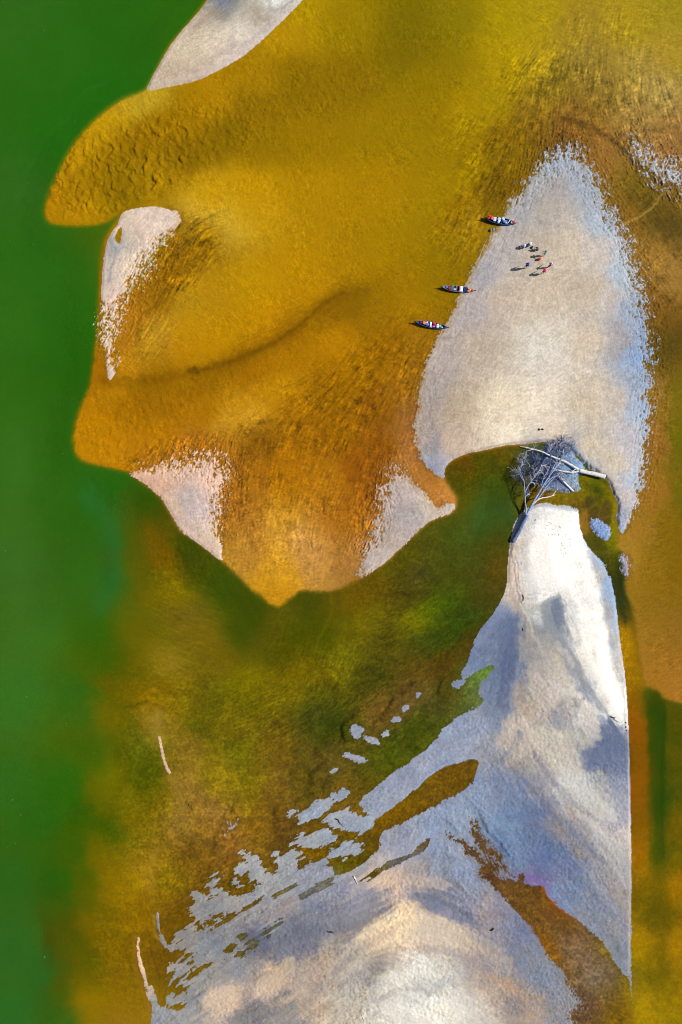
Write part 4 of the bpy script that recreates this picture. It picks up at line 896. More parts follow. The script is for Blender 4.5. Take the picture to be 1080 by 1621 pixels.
MATS = {}
def mat(name, col, rough=.7, var=.12, scale=6.0, spec=.3):
    """plain surface with mottled wear; colour given as sRGB 0-255"""
    key = (name, col)
    if key in MATS: return MATS[key]
    m, nt, out = new_mat(name)
    b = nd(nt, 'ShaderNodeBsdfPrincipled'); b.inputs['Roughness'].default_value = rough; b.inputs['Specular IOR Level'].default_value = spec
    tc = nd(nt, 'ShaderNodeTexCoord'); nz = nd(nt, 'ShaderNodeTexNoise')
    nz.inputs['Scale'].default_value = scale; nz.inputs['Detail'].default_value = 4
    mr = nd(nt, 'ShaderNodeMapRange'); mr.inputs['From Min'].default_value = .3; mr.inputs['From Max'].default_value = .7
    mr.inputs['To Min'].default_value = 1 - var; mr.inputs['To Max'].default_value = 1 + var
    sc = nd(nt, 'ShaderNodeVectorMath', operation='SCALE'); sc.inputs[0].default_value = lin3(*col)
    bp = nd(nt, 'ShaderNodeBump'); bp.inputs['Strength'].default_value = .3; bp.inputs['Distance'].default_value = .02
    L = nt.links.new
    L(tc.outputs['Object'], nz.inputs['Vector']); L(nz.outputs['Fac'], mr.inputs['Value']); L(mr.outputs['Result'], sc.inputs['Scale'])
    L(sc.outputs['Vector'], b.inputs['Base Color']); L(nz.outputs['Fac'], bp.inputs['Height']); L(bp.outputs['Normal'], b.inputs['Normal'])
    L(b.outputs['BSDF'], out.inputs['Surface'])
    MATS[key] = m
    return m

# ------------------------------------------------------------------ boats
def hull_half(t, B):
    return B * max(0.0, 1 - abs(t) ** 2.3) ** .85

def boat(tail, nose, label, cfg):
    """long narrow plank boat, both ends drawn out to a point; tail and nose are plan points"""
    a, b = Vector(((tail[0] - CU) * S, (CV - tail[1]) * S, 0)), Vector(((nose[0] - CU) * S, (CV - nose[1]) * S, 0))
    c = (a + b) / 2; d = b - a; Ln = d.length; ang = math.atan2(d.y, d.x)
    zb = max(ground_z(*nose) - .10, -.04)
    root = thing('wooden_boat', label, 'boat', (c.x, c.y, zb), ang, 'boats drawn up along the sandbar')
    B, Hh = cfg['beam'] / 2, .38
    NS, th = 26, .045
    def sta(t):
        w = hull_half(t, B); sheer = Hh + .15 * abs(t) ** 3
        rock = .16 * max(0, abs(t) - .75) / .25
        return t * Ln / 2, w, sheer, rock
    outer = []; inner = []
    prof = [(0.0, 0.0), (.62, .03), (.86, .24), (.97, .62), (1.0, 1.0)]
    for i in range(NS + 1):
        t = -1 + 2 * i / NS
        x, w, sh, rk = sta(t); w = max(w, .035)
        ro, ri = [], []
        for s_ in (-1, 1):
            pr = prof[::-1] if s_ < 0 else prof[1:]
            for (py, pz) in pr:
                z = rk + (sh - rk) * pz
                ro.append((x, s_ * py * w, z)); ri.append((x * .985, s_ * py * max(w - th, .008), max(z, rk + .06)))
        outer.append(ro); inner.append(ri)
    P = len(outer[0])
    mb = MB()
    mb.add([p for r in outer for p in r], [(i * P + k, (i + 1) * P + k, (i + 1) * P + k + 1, i * P + k + 1) for i in range(NS) for k in range(P - 1)])
    mb.build('hull', mat('painted hull planks', cfg['hull'], .6), root)
    mb = MB()
    mb.add([p for r in inner for p in r], [(i * P + k, i * P + k + 1, (i + 1) * P + k + 1, (i + 1) * P + k) for i in range(NS) for k in range(P - 1)])
    mb.build('inner_planking', mat('inner planks', cfg['inner'], .75), root)
    for s_ in (0, P - 1):
        mb = MB(); mb.tube([Vector((outer[i][s_][0], (outer[i][s_][1] + inner[i][s_][1]) / 2, outer[i][s_][2] + .01)) for i in range(NS + 1)], [.045] * (NS + 1), 6)
        mb.build('gunwale', mat('gunwale paint', cfg['rim'], .55), root)
    for e_ in (-1, 1):      # small foredeck and afterdeck with a raised stem
        mb = MB(); vs = []; n = 5
        for i in range(n + 1):
            t = e_ * (.80 + .195 * i / n); x, w, sh, rk = sta(t); w = max(w - .01, .02)
            vs += [(x, -w, sh - .03), (x, 0, sh + .02), (x, w, sh - .03)]
        fs = []
        for i in range(n):
            for k in range(2): fs.append((i * 3 + k, i * 3 + k + 1, (i + 1) * 3 + k + 1, (i + 1) * 3 + k))
        mb.add(vs, fs)
        mb.build('deck', mat('deck boards', cfg['deck'][0 if e_ < 0 else 1], .6), root)
        mb = MB(); x = e_ * Ln / 2
        mb.tube([(x - e_ * .12, 0, .25), (x, 0, .44), (x + e_ * .10, 0, .62), (x + e_ * .30, 0, .68)], [.06, .07, .055, .03], 7)
        mb.build('stem', mat('stem timber', cfg['stem'], .6), root)
    for t in cfg['seats']:
        mb = MB(); w = hull_half(t, B) - .03
        mb.box((t * Ln / 2, 0, Hh - .10), (.17, 2 * w, .04), 0, .15)
        mb.build('seat', mat('seat plank', cfg['seatc'], .7), root, False)
    return root, Ln, B, ang, c, zb

def in_boat(bt, t, s):
    root, Ln, B, ang, c, zb = bt
    x, y = t * Ln / 2, s * max(hull_half(t, B) - .05, .02)
    return Vector((c.x + x * math.cos(ang) - y * math.sin(ang), c.y + x * math.sin(ang) + y * math.cos(ang), zb + .09)), ang

def sack(name, label, cat, col, loc, rot, size, seed, tied=None, group=None):
    o = thing(name, label, cat, loc, rot, group)
    mb = MB(); mb.blob((0, 0, size[2] / 2), size, 0, .62, 16, 10, .06, seed); mb.build('body', mat('woven cloth', col, .85), o)
    if tied:
        mb = MB(); mb.tube([(size[0] * .40, 0, size[2] * .6), (size[0] * .52, 0, size[2] * .7), (size[0] * .62, .02, size[2] * .66)], [.07, .035, .08], 8)
        mb.build('tied_neck', mat('tied cloth', tied, .85), o)
    return o

def crate(label, col, lidc, loc, rot, size, cat='box', name='storage_box'):
    o = thing(name, label, cat, loc, rot)
    mb = MB(); mb.box((0, 0, size[2] * .45), (size[0] * .95, size[1] * .95, size[2] * .9), 0, .08); mb.build('body', mat('box plastic', col, .5), o, False)
    mb = MB(); mb.box((0, 0, size[2] * .95), (size[0], size[1], size[2] * .14), 0, .25); mb.build('lid', mat('box lid', lidc, .5), o, False)
    mb = MB(); mb.tube([(-size[0] * .15, 0, size[2] * 1.02), (-size[0] * .12, 0, size[2] * 1.1), (size[0] * .12, 0, size[2] * 1.1), (size[0] * .15, 0, size[2] * 1.02)], [.018] * 4, 6); mb.build('handle', mat('box handle', (60, 62, 70), .5), o)
    return o

def tarp(label, col, loc, rot, size, seed, cat='tarp', name='folded_tarp'):
    """cloth thrown over a low heap: wavy sheet with thickness"""
    rg = random.Random(seed); nx_, ny_ = 14, 12; vs = []; ph = [rg.uniform(0, 6) for _ in range(5)]
    for j in range(ny_ + 1):
        for i in range(nx_ + 1):
            a, b = i / nx_ * 2 - 1, j / ny_ * 2 - 1
            e = max(abs(a), abs(b))
            h = size[2] * (1 - .75 * max(0, (e - .6) / .4) ** 2) + .025 * (math.sin(7 * a + ph[0] + 3 * b) + math.sin(6 * b + ph[1] - 4 * a))
            vs.append((a * size[0] / 2 * (1 + .05 * math.sin(5 * b + ph[2])), b * size[1] / 2 * (1 + .05 * math.sin(6 * a + ph[3])), max(h, .01)))
    n = len(vs); w = nx_ + 1
    vs += [(x, y, max(z - .03, 0)) for x, y, z in vs]
    fs = [(j * w + i, j * w + i + 1, (j + 1) * w + i + 1, (j + 1) * w + i) for j in range(ny_) for i in range(nx_)]
    fs += [tuple(n + k for k in f[::-1]) for f in fs]
    ring = list(range(w)) + [j * w + nx_ for j in range(1, ny_ + 1)] + [ny_ * w + i for i in range(nx_ - 1, -1, -1)] + [j * w for j in range(ny_ - 1, 0, -1)]
    fs += [(ring[k], ring[k - 1], n + ring[k - 1], n + ring[k]) for k in range(len(ring))]
    mb = MB(); mb.add(vs, fs)
    o = mb.build(name, mat('tarpaulin', col, .55, .16, 9)); o.location = loc; o.rotation_euler = (0, 0, rot)
    return tag(o, label, cat)

def cushion(label, col, loc, rot, size, seed, cat='life jacket', name='life_jacket'):
    o = thing(name, label, cat, loc, rot)
    for s_ in (-1, 1):
        mb = MB(); mb.blob((0, s_ * size[1] * .27, size[2] / 2), (size[0], size[1] * .46, size[2]), 0, .5, 12, 7, .03, seed + s_); mb.build('panel', mat('jacket fabric', col, .8), o)
    mb = MB(); mb.box((0, 0, size[2] * .85), (.05, size[1] * .95, .03), 0, .2); mb.build('strap', mat('jacket strap', (40, 40, 48), .7), o, False)
    return o

NAVY = (14, 24, 66)
b1 = boat((767, 347), (815, 355.5), 'northernmost blue boat, stern in water and bow on the tip of the sandbar',
          dict(beam=1.06, hull=(16, 30, 74), inner=(26, 48, 150), rim=(30, 92, 140), deck=((24, 34, 110), (150, 60, 84)), stem=(14, 14, 22), seats=(-.34, .12, .47), seatc=(60, 96, 140)))
b2 = boat((699, 455.5), (750, 461.5), 'middle boat with a wide white cover amidships, below the seven people on the sand',
          dict(beam=.96, hull=(20, 26, 40), inner=(34, 66, 140), rim=(120, 140, 150), deck=((150, 140, 120), (26, 36, 70)), stem=(16, 20, 30), seats=(-.55, -.2, .6), seatc=(120, 110, 100)))
b3 = boat((657.5, 510.5), (707.5, 519.5), 'southernmost boat, dark blue and teal, nosing onto the sand beside brown shallows',
          dict(beam=.94, hull=(14, 34, 76), inner=(26, 56, 150), rim=(28, 92, 140), deck=((30, 90, 110), (16, 40, 110)), stem=(10, 14, 24), seats=(-.5, -.1, .62), seatc=(50, 80, 130)))

def put(bt, t, s, fn, *a, dz=0.0, drot=0.0):
    p, ang = in_boat(bt, t, s); p.z += dz
    return fn, p, ang + drot, a

def cargo(bt, rows):
    for i, r in enumerate(rows):
        kind, t, s, size, col, label = r[:6]
        dz = r[6] if len(r) > 6 else 0.12
        p, ang = in_boat(bt, t, s); p.z += dz; rot = ang + (r[7] if len(r) > 7 else 0)
        sd = int(abs(t) * 1000 + abs(s) * 77 + size[0] * 100)
        if kind == 'sack': sack('cloth_sack', label, 'sack', col, p, rot, size, sd, tuple(int(c * .8) for c in col))
        elif kind == 'bag': sack('duffel_bag', label, 'bag', col, p, rot, size, sd)
        elif kind == 'box': crate(label, col, r[8] if len(r) > 8 else col, p, rot, size)
        elif kind == 'tarp': tarp(label, col, p, rot, size, sd)
        elif kind == 'jacket': cushion(label, col, p, rot, size, sd)

cargo(b1, [
 ('jacket', -.78, .75, (.50, .62, .20), (225, 52, 20), 'bright red life jacket on the stern of the northernmost boat', .44),
 ('bag', -.50, .30, (.66, .50, .34), (240, 130, 105), 'salmon pink bag behind the stern of the northernmost boat', .22),
 ('box', -.36, .05, (.42, .62, .36), (225, 228, 232), 'white cool box beside the salmon pink bag', .16),
 ('sack', -.10, .45, (.52, .44, .34), (190, 215, 240), 'pale blue sack nearest the upper rim, middle of the northernmost boat', .2, .5),
 ('sack', -.08, -.35, (.60, .36, .34), (232, 240, 246), 'upright white sack at the middle of the northernmost boat', .2, 1.1),
 ('bag', .16, .60, (.56, .40, .34), (215, 226, 236), 'greyish white bag against the upper rim of the northernmost boat', .24, -.7),
 ('bag', .30, -.12, (.56, .44, .30), (110, 150, 220), 'light blue bag ahead of the middle seat in the northernmost boat', .2, .3),
 ('bag', .40, -.45, (.40, .26, .26), (200, 215, 240), 'small pale bag low beside the light blue bag', .2, .9),
 ('sack', .76, -.1, (.42, .34, .26), (205, 200, 225), 'small lilac white sack before the bow of the northernmost boat', .22),
 ('jacket', .88, .2, (.40, .36, .16), (205, 60, 90), 'crimson life jacket lying on the bow of the northernmost boat', .44, .6),
])
cargo(b2, [
 ('bag', -.70, 0, (.46, .36, .30), (105, 120, 190), 'slate blue bag nearest the stern of the middle boat', .24),
 ('bag', -.53, -.2, (.50, .50, .34), (200, 24, 60), 'crimson bag near the stern of the middle boat', .24),
 ('sack', -.36, .65, (.44, .34, .30), (70, 160, 50), 'leaf green sack against the upper rim of the middle boat', .24),
 ('box', -.34, -.2, (.44, .54, .34), (18, 84, 130), 'blue lidded box beside the leaf green sack', .16, 0, (40, 120, 160)),
 ('sack', -.20, -.45, (.46, .36, .32), (180, 205, 190), 'pale green sack between the blue box and pink striped bundle', .22),
 ('tarp', -.10, .05, (.22, .84, .42), (215, 120, 165), 'narrow pink folded cloth across the middle boat', .14),
 ('tarp', .19, .02, (.62, .98, .42), (236, 238, 242), 'white sheet spread over cargo amidships in the middle boat', .16),
 ('tarp', .44, 0, (.50, .92, .36), (14, 52, 130), 'navy blue tarp spread ahead of the white sheet', .14),
 ('jacket', .655, .02, (.46, .60, .22), (250, 140, 60), 'orange life jacket ahead of the navy blue tarp', .26),
 ('sack', .76, .15, (.26, .28, .24), (240, 220, 170), 'small cream sack touching the orange life jacket', .26),
 ('bag', .90, .0, (.40, .28, .24), (222, 90, 110), 'rose pink bag on the bow of the middle boat', .36),
])
cargo(b3, [
 ('bag', -.68, .2, (.44, .38, .28), (120, 30, 90), 'plum coloured bag near the stern of the southernmost boat', .26),
 ('bag', -.46, .15, (.54, .48, .34), (245, 140, 110), 'peach coloured bag near the stern of the southernmost boat', .24),
 ('sack', -.24, -.2, (.50, .40, .30), (110, 140, 220), 'sky blue sack beside the peach coloured bag', .2),
 ('sack', -.30, .5, (.36, .26, .28), (220, 228, 240), 'little white sack between the peach bag and the rim', .24, .5),
 ('tarp', -.04, 0, (.38, .90, .40), (240, 242, 246), 'white folded sheet right at the middle of the southernmost boat', .16, .15),
 ('bag', .16, .62, (.52, .36, .34), (232, 60, 84), 'coral red bag against the upper rim of the southernmost boat', .26, -.5),
 ('bag', .22, .05, (.50, .42, .32), (190, 20, 60), 'deep red bag ahead of the white folded sheet', .22, .3),
 ('sack', .16, -.55, (.36, .26, .28), (200, 150, 220), 'lilac sack low in the middle of the southernmost boat', .22),
 ('box', .40, -.12, (.36, .60, .40), (232, 234, 240), 'white chest ahead of the deep red bag', .16, .1, (246, 246, 250)),
 ('sack', .55, .15, (.36, .44, .26), (140, 190, 175), 'mint green sack next to the white chest', .2),
 ('bag', .68, -.45, (.30, .20, .20), (205, 215, 235), 'small whitish bag near the bow of the southernmost boat', .24),
])
# spar laid across the first boat, and the paddle leaning over its side
pA, _ = in_boat(b1, .545, .8); pB, _ = in_boat(b1, .545, -.9)
ux = Vector((math.cos(b1[3]), math.sin(b1[3]), 0))
mb = MB(); mb.tube([pA + ux * .16 + Vector((0, 0, .50)), pB - ux * .16 + Vector((0, 0, .50))], [.06, .06], 8)
mb.tube([pA + ux * .14 + Vector((0, 0, .50)), pA + ux * .17 + Vector((0, 0, .50))], [.075, .075], 8)
o = mb.build('boat_pole', mat('bare spar', (226, 236, 226), .6)); tag(o, 'pale short pole laid slantwise across the northernmost boat', 'pole')
p0 = W(784.5, 355.5, .62); p1 = W(782.2, 360.5, .52)
pd = thing('paddle', 'blue bladed paddle sticking out over the side of the northernmost boat', 'paddle', p1)
mb = MB(); mb.tube([p0 - p1, Vector((0, 0, 0))], [.025, .025], 7); mb.build('shaft', mat('paddle shaft', (90, 80, 60), .6), pd)
dd = (p1 - p0).normalized(); sd = dd.cross(Vector((0, 0, 1))).normalized()
mb = MB(); vs = []
for t, w in ((-.02, .04), (.10, .16), (.28, .19), (.42, .15), (.48, .05)):
    for s_ in (-1, 1):
        for h in (-.015, .015): vs.append(dd * t + sd * (w * s_) + Vector((0, 0, h)))
fs = []
for i in range(4):
    a_ = i * 4
    fs += [(a_, a_ + 4, a_ + 6, a_ + 2), (a_ + 1, a_ + 3, a_ + 7, a_ + 5), (a_, a_ + 1, a_ + 5, a_ + 4), (a_ + 2, a_ + 6, a_ + 7, a_ + 3)]
fs += [(0, 2, 3, 1), (16, 17, 19, 18)]
mb.add(vs, fs); mb.build('blade', mat('paddle blade', (60, 150, 190), .5), pd)

# ------------------------------------------------------------------ people
def skin_mesh(name, nodes, edges, sub=1, root=0):
    """grow one continuous surface over a jointed skeleton"""
    me = bpy.data.meshes.new(name + '_bones')
    keys = list(nodes); idx = {k: i for i, k in enumerate(keys)}
    me.from_pydata([nodes[k][0] for k in keys], [(idx[a], idx[b]) for a, b in edges], [])
    ob = link(bpy.data.objects.new(name + '_bones', me))
    ob.modifiers.new('s', 'SKIN'); 
    if sub: ob.modifiers.new('u', 'SUBSURF').levels = sub
    sl = me.skin_vertices[0].data
    for k in keys:
        r = nodes[k][1]; sl[idx[k]].radius = r if isinstance(r, tuple) else (r, r)
        sl[idx[k]].use_root = (k == keys[root])
    dg = bpy.context.evaluated_depsgraph_get()
    out = bpy.data.meshes.new_from_object(ob.evaluated_get(dg))
    out.name = name
    bpy.data.objects.remove(ob); bpy.data.meshes.remove(me)
    for p in out.polygons: p.use_smooth = True
    return out

def person(feet, face, label, shirt, pants, head, pose='stand', k=1.0, hat=None, sleeves=True, skin=(120, 82, 62), shorts=False, stride=.12, arms=(.15, .15)):
    """feet = plan point under the body; face = heading in degrees (0 east, 90 north); shirt, pants, head = sRGB colours"""
    z0 = ground_z(*feet)
    root = thing('person', label, 'person', ((feet[0] - CU) * S, (CV - feet[1]) * S, z0), math.radians(face), 'people gathered on the sandbar')
    V3 = lambda x, y, z: (x * k, y * k, z * k)
    N = {}
    if pose == 'stand':
        hip, che, nk, hd = (0, 0, .93), (.02, 0, 1.28), (.03, 0, 1.47), (.06, 0, 1.60)
        knee = [(.05 + stride, -.10, .50), (.03 - stride * .3, .10, .50)]
        ank = [(.02 + stride, -.11, .09), (-.06 - stride, .11, .09)]
        elb = [(-.02 + arms[0], -.27, 1.12), (-.02 + arms[1], .27, 1.12)]
        wri = [(.10 + arms[0] * 1.8, -.27, .90), (.10 + arms[1] * 1.8, .27, .90)]
    elif pose == 'sit':
        hip, che, nk, hd = (0, 0, .14), (.07, 0, .48), (.12, 0, .67), (.17, 0, .80)
        knee = [(.40, -.14, .44), (.42, .14, .42)]; ank = [(.62, -.12, .08), (.66, .12, .08)]
        elb = [(.18, -.27, .40), (.18, .27, .40)]; wri = [(.40, -.16, .44), (.42, .16, .44)]
    else:                       # crouch
        hip, che, nk, hd = (-.12, 0, .32), (.10, 0, .62), (.22, 0, .77), (.31, 0, .85)
        knee = [(.26, -.15, .46), (.26, .15, .46)]; ank = [(.04, -.13, .09), (.04, .13, .09)]
        elb = [(.28, -.25, .48), (.28, .25, .48)]; wri = [(.46, -.12, .32), (.46, .12, .30)]
    mid = lambda a, b, t=.5: tuple(a[i] + (b[i] - a[i]) * t for i in range(3))
    def toward(a, b, l):
        d_ = Vector(b) - Vector(a); return tuple(Vector(a) + d_.normalized() * l)
    N['hip'] = (V3(*hip), (.15 * k, .11 * k)); N['belly'] = (V3(*mid(hip, che)), (.14 * k, .10 * k)); N['chest'] = (V3(*che), (.17 * k, .115 * k))
    N['neck'] = (V3(*nk), .055 * k); N['jaw'] = (V3(*mid(nk, hd, .6)), .072 * k); N['skull'] = (V3(*hd), .098 * k); N['crown'] = (V3(hd[0] - .01, 0, hd[2] + .08), .082 * k)
    E = [('hip', 'belly'), ('belly', 'chest'), ('chest', 'neck'), ('neck', 'jaw'), ('jaw', 'skull'), ('skull', 'crown')]
    for i, s_ in enumerate((-1, 1)):
        hj = (hip[0] + .01, s_ * .10, hip[2] - .04)
        N[f'thigh{i}'] = (V3(*mid(hj, knee[i], .3)), .088 * k); N[f'knee{i}'] = (V3(*knee[i]), .058 * k)
        N[f'calf{i}'] = (V3(*mid(knee[i], ank[i], .35)), .056 * k); N[f'ankle{i}'] = (V3(*ank[i]), .038 * k)
        N[f'toe{i}'] = (V3(ank[i][0] + .17, ank[i][1], max(ank[i][2] - .055, .03)), .032 * k)
        E += [('hip', f'thigh{i}'), (f'thigh{i}', f'knee{i}'), (f'knee{i}', f'calf{i}'), (f'calf{i}', f'ankle{i}'), (f'ankle{i}', f'toe{i}')]
        sh = (che[0] + (nk[0] - che[0]) * .6, s_ * .185, che[2] + (nk[2] - che[2]) * .62)
        N[f'shoulder{i}'] = (V3(*sh), .062 * k); N[f'elbow{i}'] = (V3(*elb[i]), .042 * k); N[f'wrist{i}'] = (V3(*wri[i]), .028 * k)
        palm = toward(elb[i], wri[i], (Vector(wri[i]) - Vector(elb[i])).length + .07)
        N[f'palm{i}'] = (V3(*palm), .036 * k)
        E += [('chest', f'shoulder{i}'), (f'shoulder{i}', f'elbow{i}'), (f'elbow{i}', f'wrist{i}'), (f'wrist{i}', f'palm{i}')]
    me = skin_mesh('body', N, E)
    # fingers, nose, ears and eyes join the one body mesh
    mb = MB()
    for i, s_ in enumerate((-1, 1)):
        w_, p_ = Vector(N[f'wrist{i}'][0]), Vector(N[f'palm{i}'][0]); d_ = (p_ - w_).normalized()
        side = d_.cross(Vector((0, s_, 0))); side = side.normalized() if side.length > .1 else Vector((1, 0, 0))
        cur = Vector((0, -s_, 0))
        for q, (off, ln) in enumerate(((-.030, .070), (-.010, .082), (.010, .078), (.030, .062))):
            a_ = p_ + side * off * k + d_ * .015 * k
            mb.tube([a_, a_ + (d_ * .5 + cur * .08) * ln * k, a_ + (d_ * .9 + cur * .32) * ln * k], [.0095 * k, .009 * k, .007 * k], 6)
        a_ = w_.lerp(p_, .55) + side * -.030 * k
        mb.tube([a_, a_ + (d_ * .4 - side * .8) * .04 * k, a_ + (d_ * 1.1 - side * .9) * .055 * k], [.012 * k, .0105 * k, .008 * k], 6)
    h_ = Vector(N['skull'][0])
    mb.tube([h_ + Vector((.085, 0, .015)) * k, h_ + Vector((.118, 0, -.02)) * k, h_ + Vector((.098, 0, -.03)) * k], [.010 * k, .016 * k, .010 * k], 6)
    for s_ in (-1, 1):
        mb.blob(h_ + Vector((-.005, s_ * .098, -.005)) * k, (.05 * k, .022 * k, .065 * k), 0, 1, 8, 6, 0)
        mb.blob(h_ + Vector((.086, s_ * .035, .018)) * k, (.022 * k, .03 * k, .018 * k), 0, 1, 8, 6, 0, mi=1)
    mb.tube([h_ + Vector((.088, -.025, -.058)) * k, h_ + Vector((.096, 0, -.06)) * k, h_ + Vector((.088, .025, -.058)) * k], [.006 * k, .009 * k, .006 * k], 6, mi=2)
    body = mb.build('body', [mat('skin', skin, .6, .06, 20), mat('eyes', (30, 24, 22), .4), mat('lips', (130, 70, 66), .5)], root)
    import bmesh
    bm = bmesh.new(); bm.from_mesh(body.data); bm.from_mesh(me); bm.to_mesh(body.data); bm.free()
    for p in body.data.polygons: p.use_smooth = True
    # clothes follow the same skeleton
    grow = lambda r, g: tuple(x + g * k for x in r) if isinstance(r, tuple) else r + g * k
    T = {q: (N[q][0], grow(N[q][1], .018)) for q in ('belly', 'chest', 'hip')}
    T['collar'] = (tuple(Vector(N['chest'][0]).lerp(Vector(N['neck'][0]), .72)), .095 * k)
    TE = [('belly', 'chest'), ('hip', 'belly'), ('chest', 'collar')]
    for i in (0, 1):
        T[f's{i}'] = (N[f'shoulder{i}'][0], .078 * k)
        tip = Vector(N[f'elbow{i}'][0]).lerp(Vector(N[f'wrist{i}'][0]), .85) if sleeves else Vector(N[f'shoulder{i}'][0]).lerp(Vector(N[f'elbow{i}'][0]), .7)
        T[f'e{i}'] = (N[f'elbow{i}'][0] if sleeves else tuple(tip), .058 * k)
        TE += [('chest', f's{i}'), (f's{i}', f'e{i}')]
        if sleeves: T[f'w{i}'] = (tuple(tip), .042 * k); TE.append((f'e{i}', f'w{i}'))
    sm = skin_mesh('shirt', T, TE); sm.materials.append(mat('shirt cloth', shirt, .85, .08, 12))
    link(bpy.data.objects.new('shirt', sm)).parent = root
    T = {'hip': (N['hip'][0], (.165 * k, .125 * k)), 'waist': (tuple(Vector(N['hip'][0]).lerp(Vector(N['belly'][0]), .4)), (.155 * k, .118 * k))}
    TE = [('hip', 'waist')]
    for i in (0, 1):
        T[f't{i}'] = (N[f'thigh{i}'][0], .103 * k); T[f'k{i}'] = (N[f'knee{i}'][0], .075 * k); TE += [('hip', f't{i}'), (f't{i}', f'k{i}')]
        if not shorts: T[f'a{i}'] = (tuple(Vector(N[f'knee{i}'][0]).lerp(Vector(N[f'ankle{i}'][0]), .9)), .055 * k); TE.append((f'k{i}', f'a{i}'))
    pm = skin_mesh('trousers', T, TE); pm.materials.append(mat('trouser cloth', pants, .85, .08, 12))
    link(bpy.data.objects.new('trousers', pm)).parent = root
    top = Vector(N['skull'][0]) + Vector((-.012, 0, .035)) * k
    mb = MB()
    if hat:
        mb.blob(top + Vector((0, 0, .055)) * k, (.22 * k, .20 * k, .15 * k), 0, .9, 14, 8, 0)
        n = 18
        vs = [top + Vector((r * math.cos(6.2832 * i / n), r * .93 * math.sin(6.2832 * i / n), z)) * k for r, z in ((.10, .035), (.215, .01), (.215, .0), (.10, .02)) for i in range(n)]
        mb.add(vs, [(j * n + i, j * n + (i + 1) % n, ((j + 1) % 4) * n + (i + 1) % n, ((j + 1) % 4) * n + i) for j in range(4) for i in range(n)])
        mb.build('sun_hat', mat('hat cloth', hat, .85, .06), root)
    mb = MB(); mb.blob(top + Vector((-.018, 0, .012)) * k, (.205 * k, .205 * k, .19 * k), 0, 1, 14, 9, .02, 3)
    mb.build('hair', mat('hair', head, .6, .1), root)
    return root

BLK = (24, 20, 20)
person((829, 393.5), 170, 'person sitting in a pale blue top, left of the seated pair furthest north', (130, 175, 225), (190, 205, 225), BLK, 'sit', 1.05, hat=(215, 228, 240))
person((838, 389.5), 200, 'person sitting in white clothes, right of the seated pair furthest north', (236, 240, 246), (60, 90, 170), BLK, 'sit', 1.05, hat=(245, 247, 250))
person((848.5, 398.5), 150, 'person crouching in dark navy clothes between the white seated person and the green hat', (40, 62, 104), (16, 20, 40), BLK, 'crouch', .95)
person((858.5, 406.5), 190, 'person standing in white with a green sun hat', (236, 238, 236), (225, 222, 220), BLK, 'stand', 1.0, hat=(74, 160, 128))
person((829.5, 426.3), 35, 'person standing in a royal blue shirt and pale trousers, leftmost of the group', (30, 66, 190), (226, 208, 200), BLK, 'stand', 1.12, hat=(36, 74, 196), arms=(.2, .05))
person((866.5, 425.5), 60, 'person standing in a purple top, furthest right of the group', (150, 60, 150), (96, 52, 70), BLK, 'stand', 1.02, hat=(214, 196, 224), arms=(.1, .2))
person((856, 435.6), 40, 'person standing in a crimson pink shirt, nearest to the tree', (216, 34, 96), (210, 190, 196), BLK, 'stand', 1.04, hat=(224, 70, 120), arms=(.05, .2))
zz = ground_z(852, 413)
bg = sack('backpack', 'orange red backpack standing on the sand beside the green hatted person', 'bag', (240, 80, 30), ((852 - CU) * S, (CV - 413) * S, zz), .5, (.46, .36, .56), 5)
mb = MB(); mb.blob((.18, 0, .2), (.16, .26, .26), 0, .6, 12, 7, .04, 8); mb.build('pocket', mat('woven cloth', (225, 66, 26), .85), bg)
for s_ in (-1, 1):
    mb = MB(); mb.tube([(-.16, s_ * .1, .48), (-.25, s_ * .1, .40), (-.26, s_ * .1, .22), (-.18, s_ * .11, .08)], [.022] * 4, 6); mb.build('strap', mat('strap', (50, 40, 44), .8), bg)
zz = ground_z(841, 393)
bg = sack('shoulder_bag', 'small dark shoulder bag beside the seated person in white', 'bag', (20, 26, 52), ((841 - CU) * S, (CV - 393.5) * S, zz), 1.2, (.42, .24, .26), 9)
mb = MB(); mb.tube([(-.16, 0, .2), (-.1, .04, .38), (.08, .05, .39), (.16, 0, .2)], [.016] * 4, 6); mb.build('strap', mat('strap', (50, 40, 44), .8), bg)

# ------------------------------------------------------------------ dead trees
def wood_mat(name, ca, cb, rough=.75):
    m, nt, out = new_mat(name); L = nt.links.new
    b = nd(nt, 'ShaderNodeBsdfPrincipled'); b.inputs['Roughness'].default_value = rough; b.inputs['Specular IOR Level'].default_value = .2
    geo = nd(nt, 'ShaderNodeNewGeometry'); nz = nd(nt, 'ShaderNodeTexNoise'); nz.inputs['Scale'].default_value = 3.5; nz.inputs['Detail'].default_value = 5; nz.inputs['Roughness'].default_value = .7
    cr = nd(nt, 'ShaderNodeValToRGB'); cr.color_ramp.elements[0].position = .35; cr.color_ramp.elements[1].position = .62
    cr.color_ramp.elements[0].color = (*lin3(*ca), 1); cr.color_ramp.elements[1].color = (*lin3(*cb), 1)
    bp = nd(nt, 'ShaderNodeBump'); bp.inputs['Strength'].default_value = .5; bp.inputs['Distance'].default_value = .03
    L(geo.outputs['Position'], nz.inputs['Vector']); L(nz.outputs['Fac'], cr.inputs['Fac']); L(cr.outputs['Color'], b.inputs['Base Color'])
    L(nz.outputs['Fac'], bp.inputs['Height']); L(bp.outputs['Normal'], b.inputs['Normal']); L(b.outputs['BSDF'], out.inputs['Surface'])
    return m
M_LIMB = wood_mat('bleached grey limbs', (100, 118, 156), (172, 192, 226))
M_TRUNK = wood_mat('weathered grey trunk', (62, 76, 112), (126, 146, 188))
M_LOG = wood_mat('sun bleached log', (205, 200, 198), (246, 244, 242))
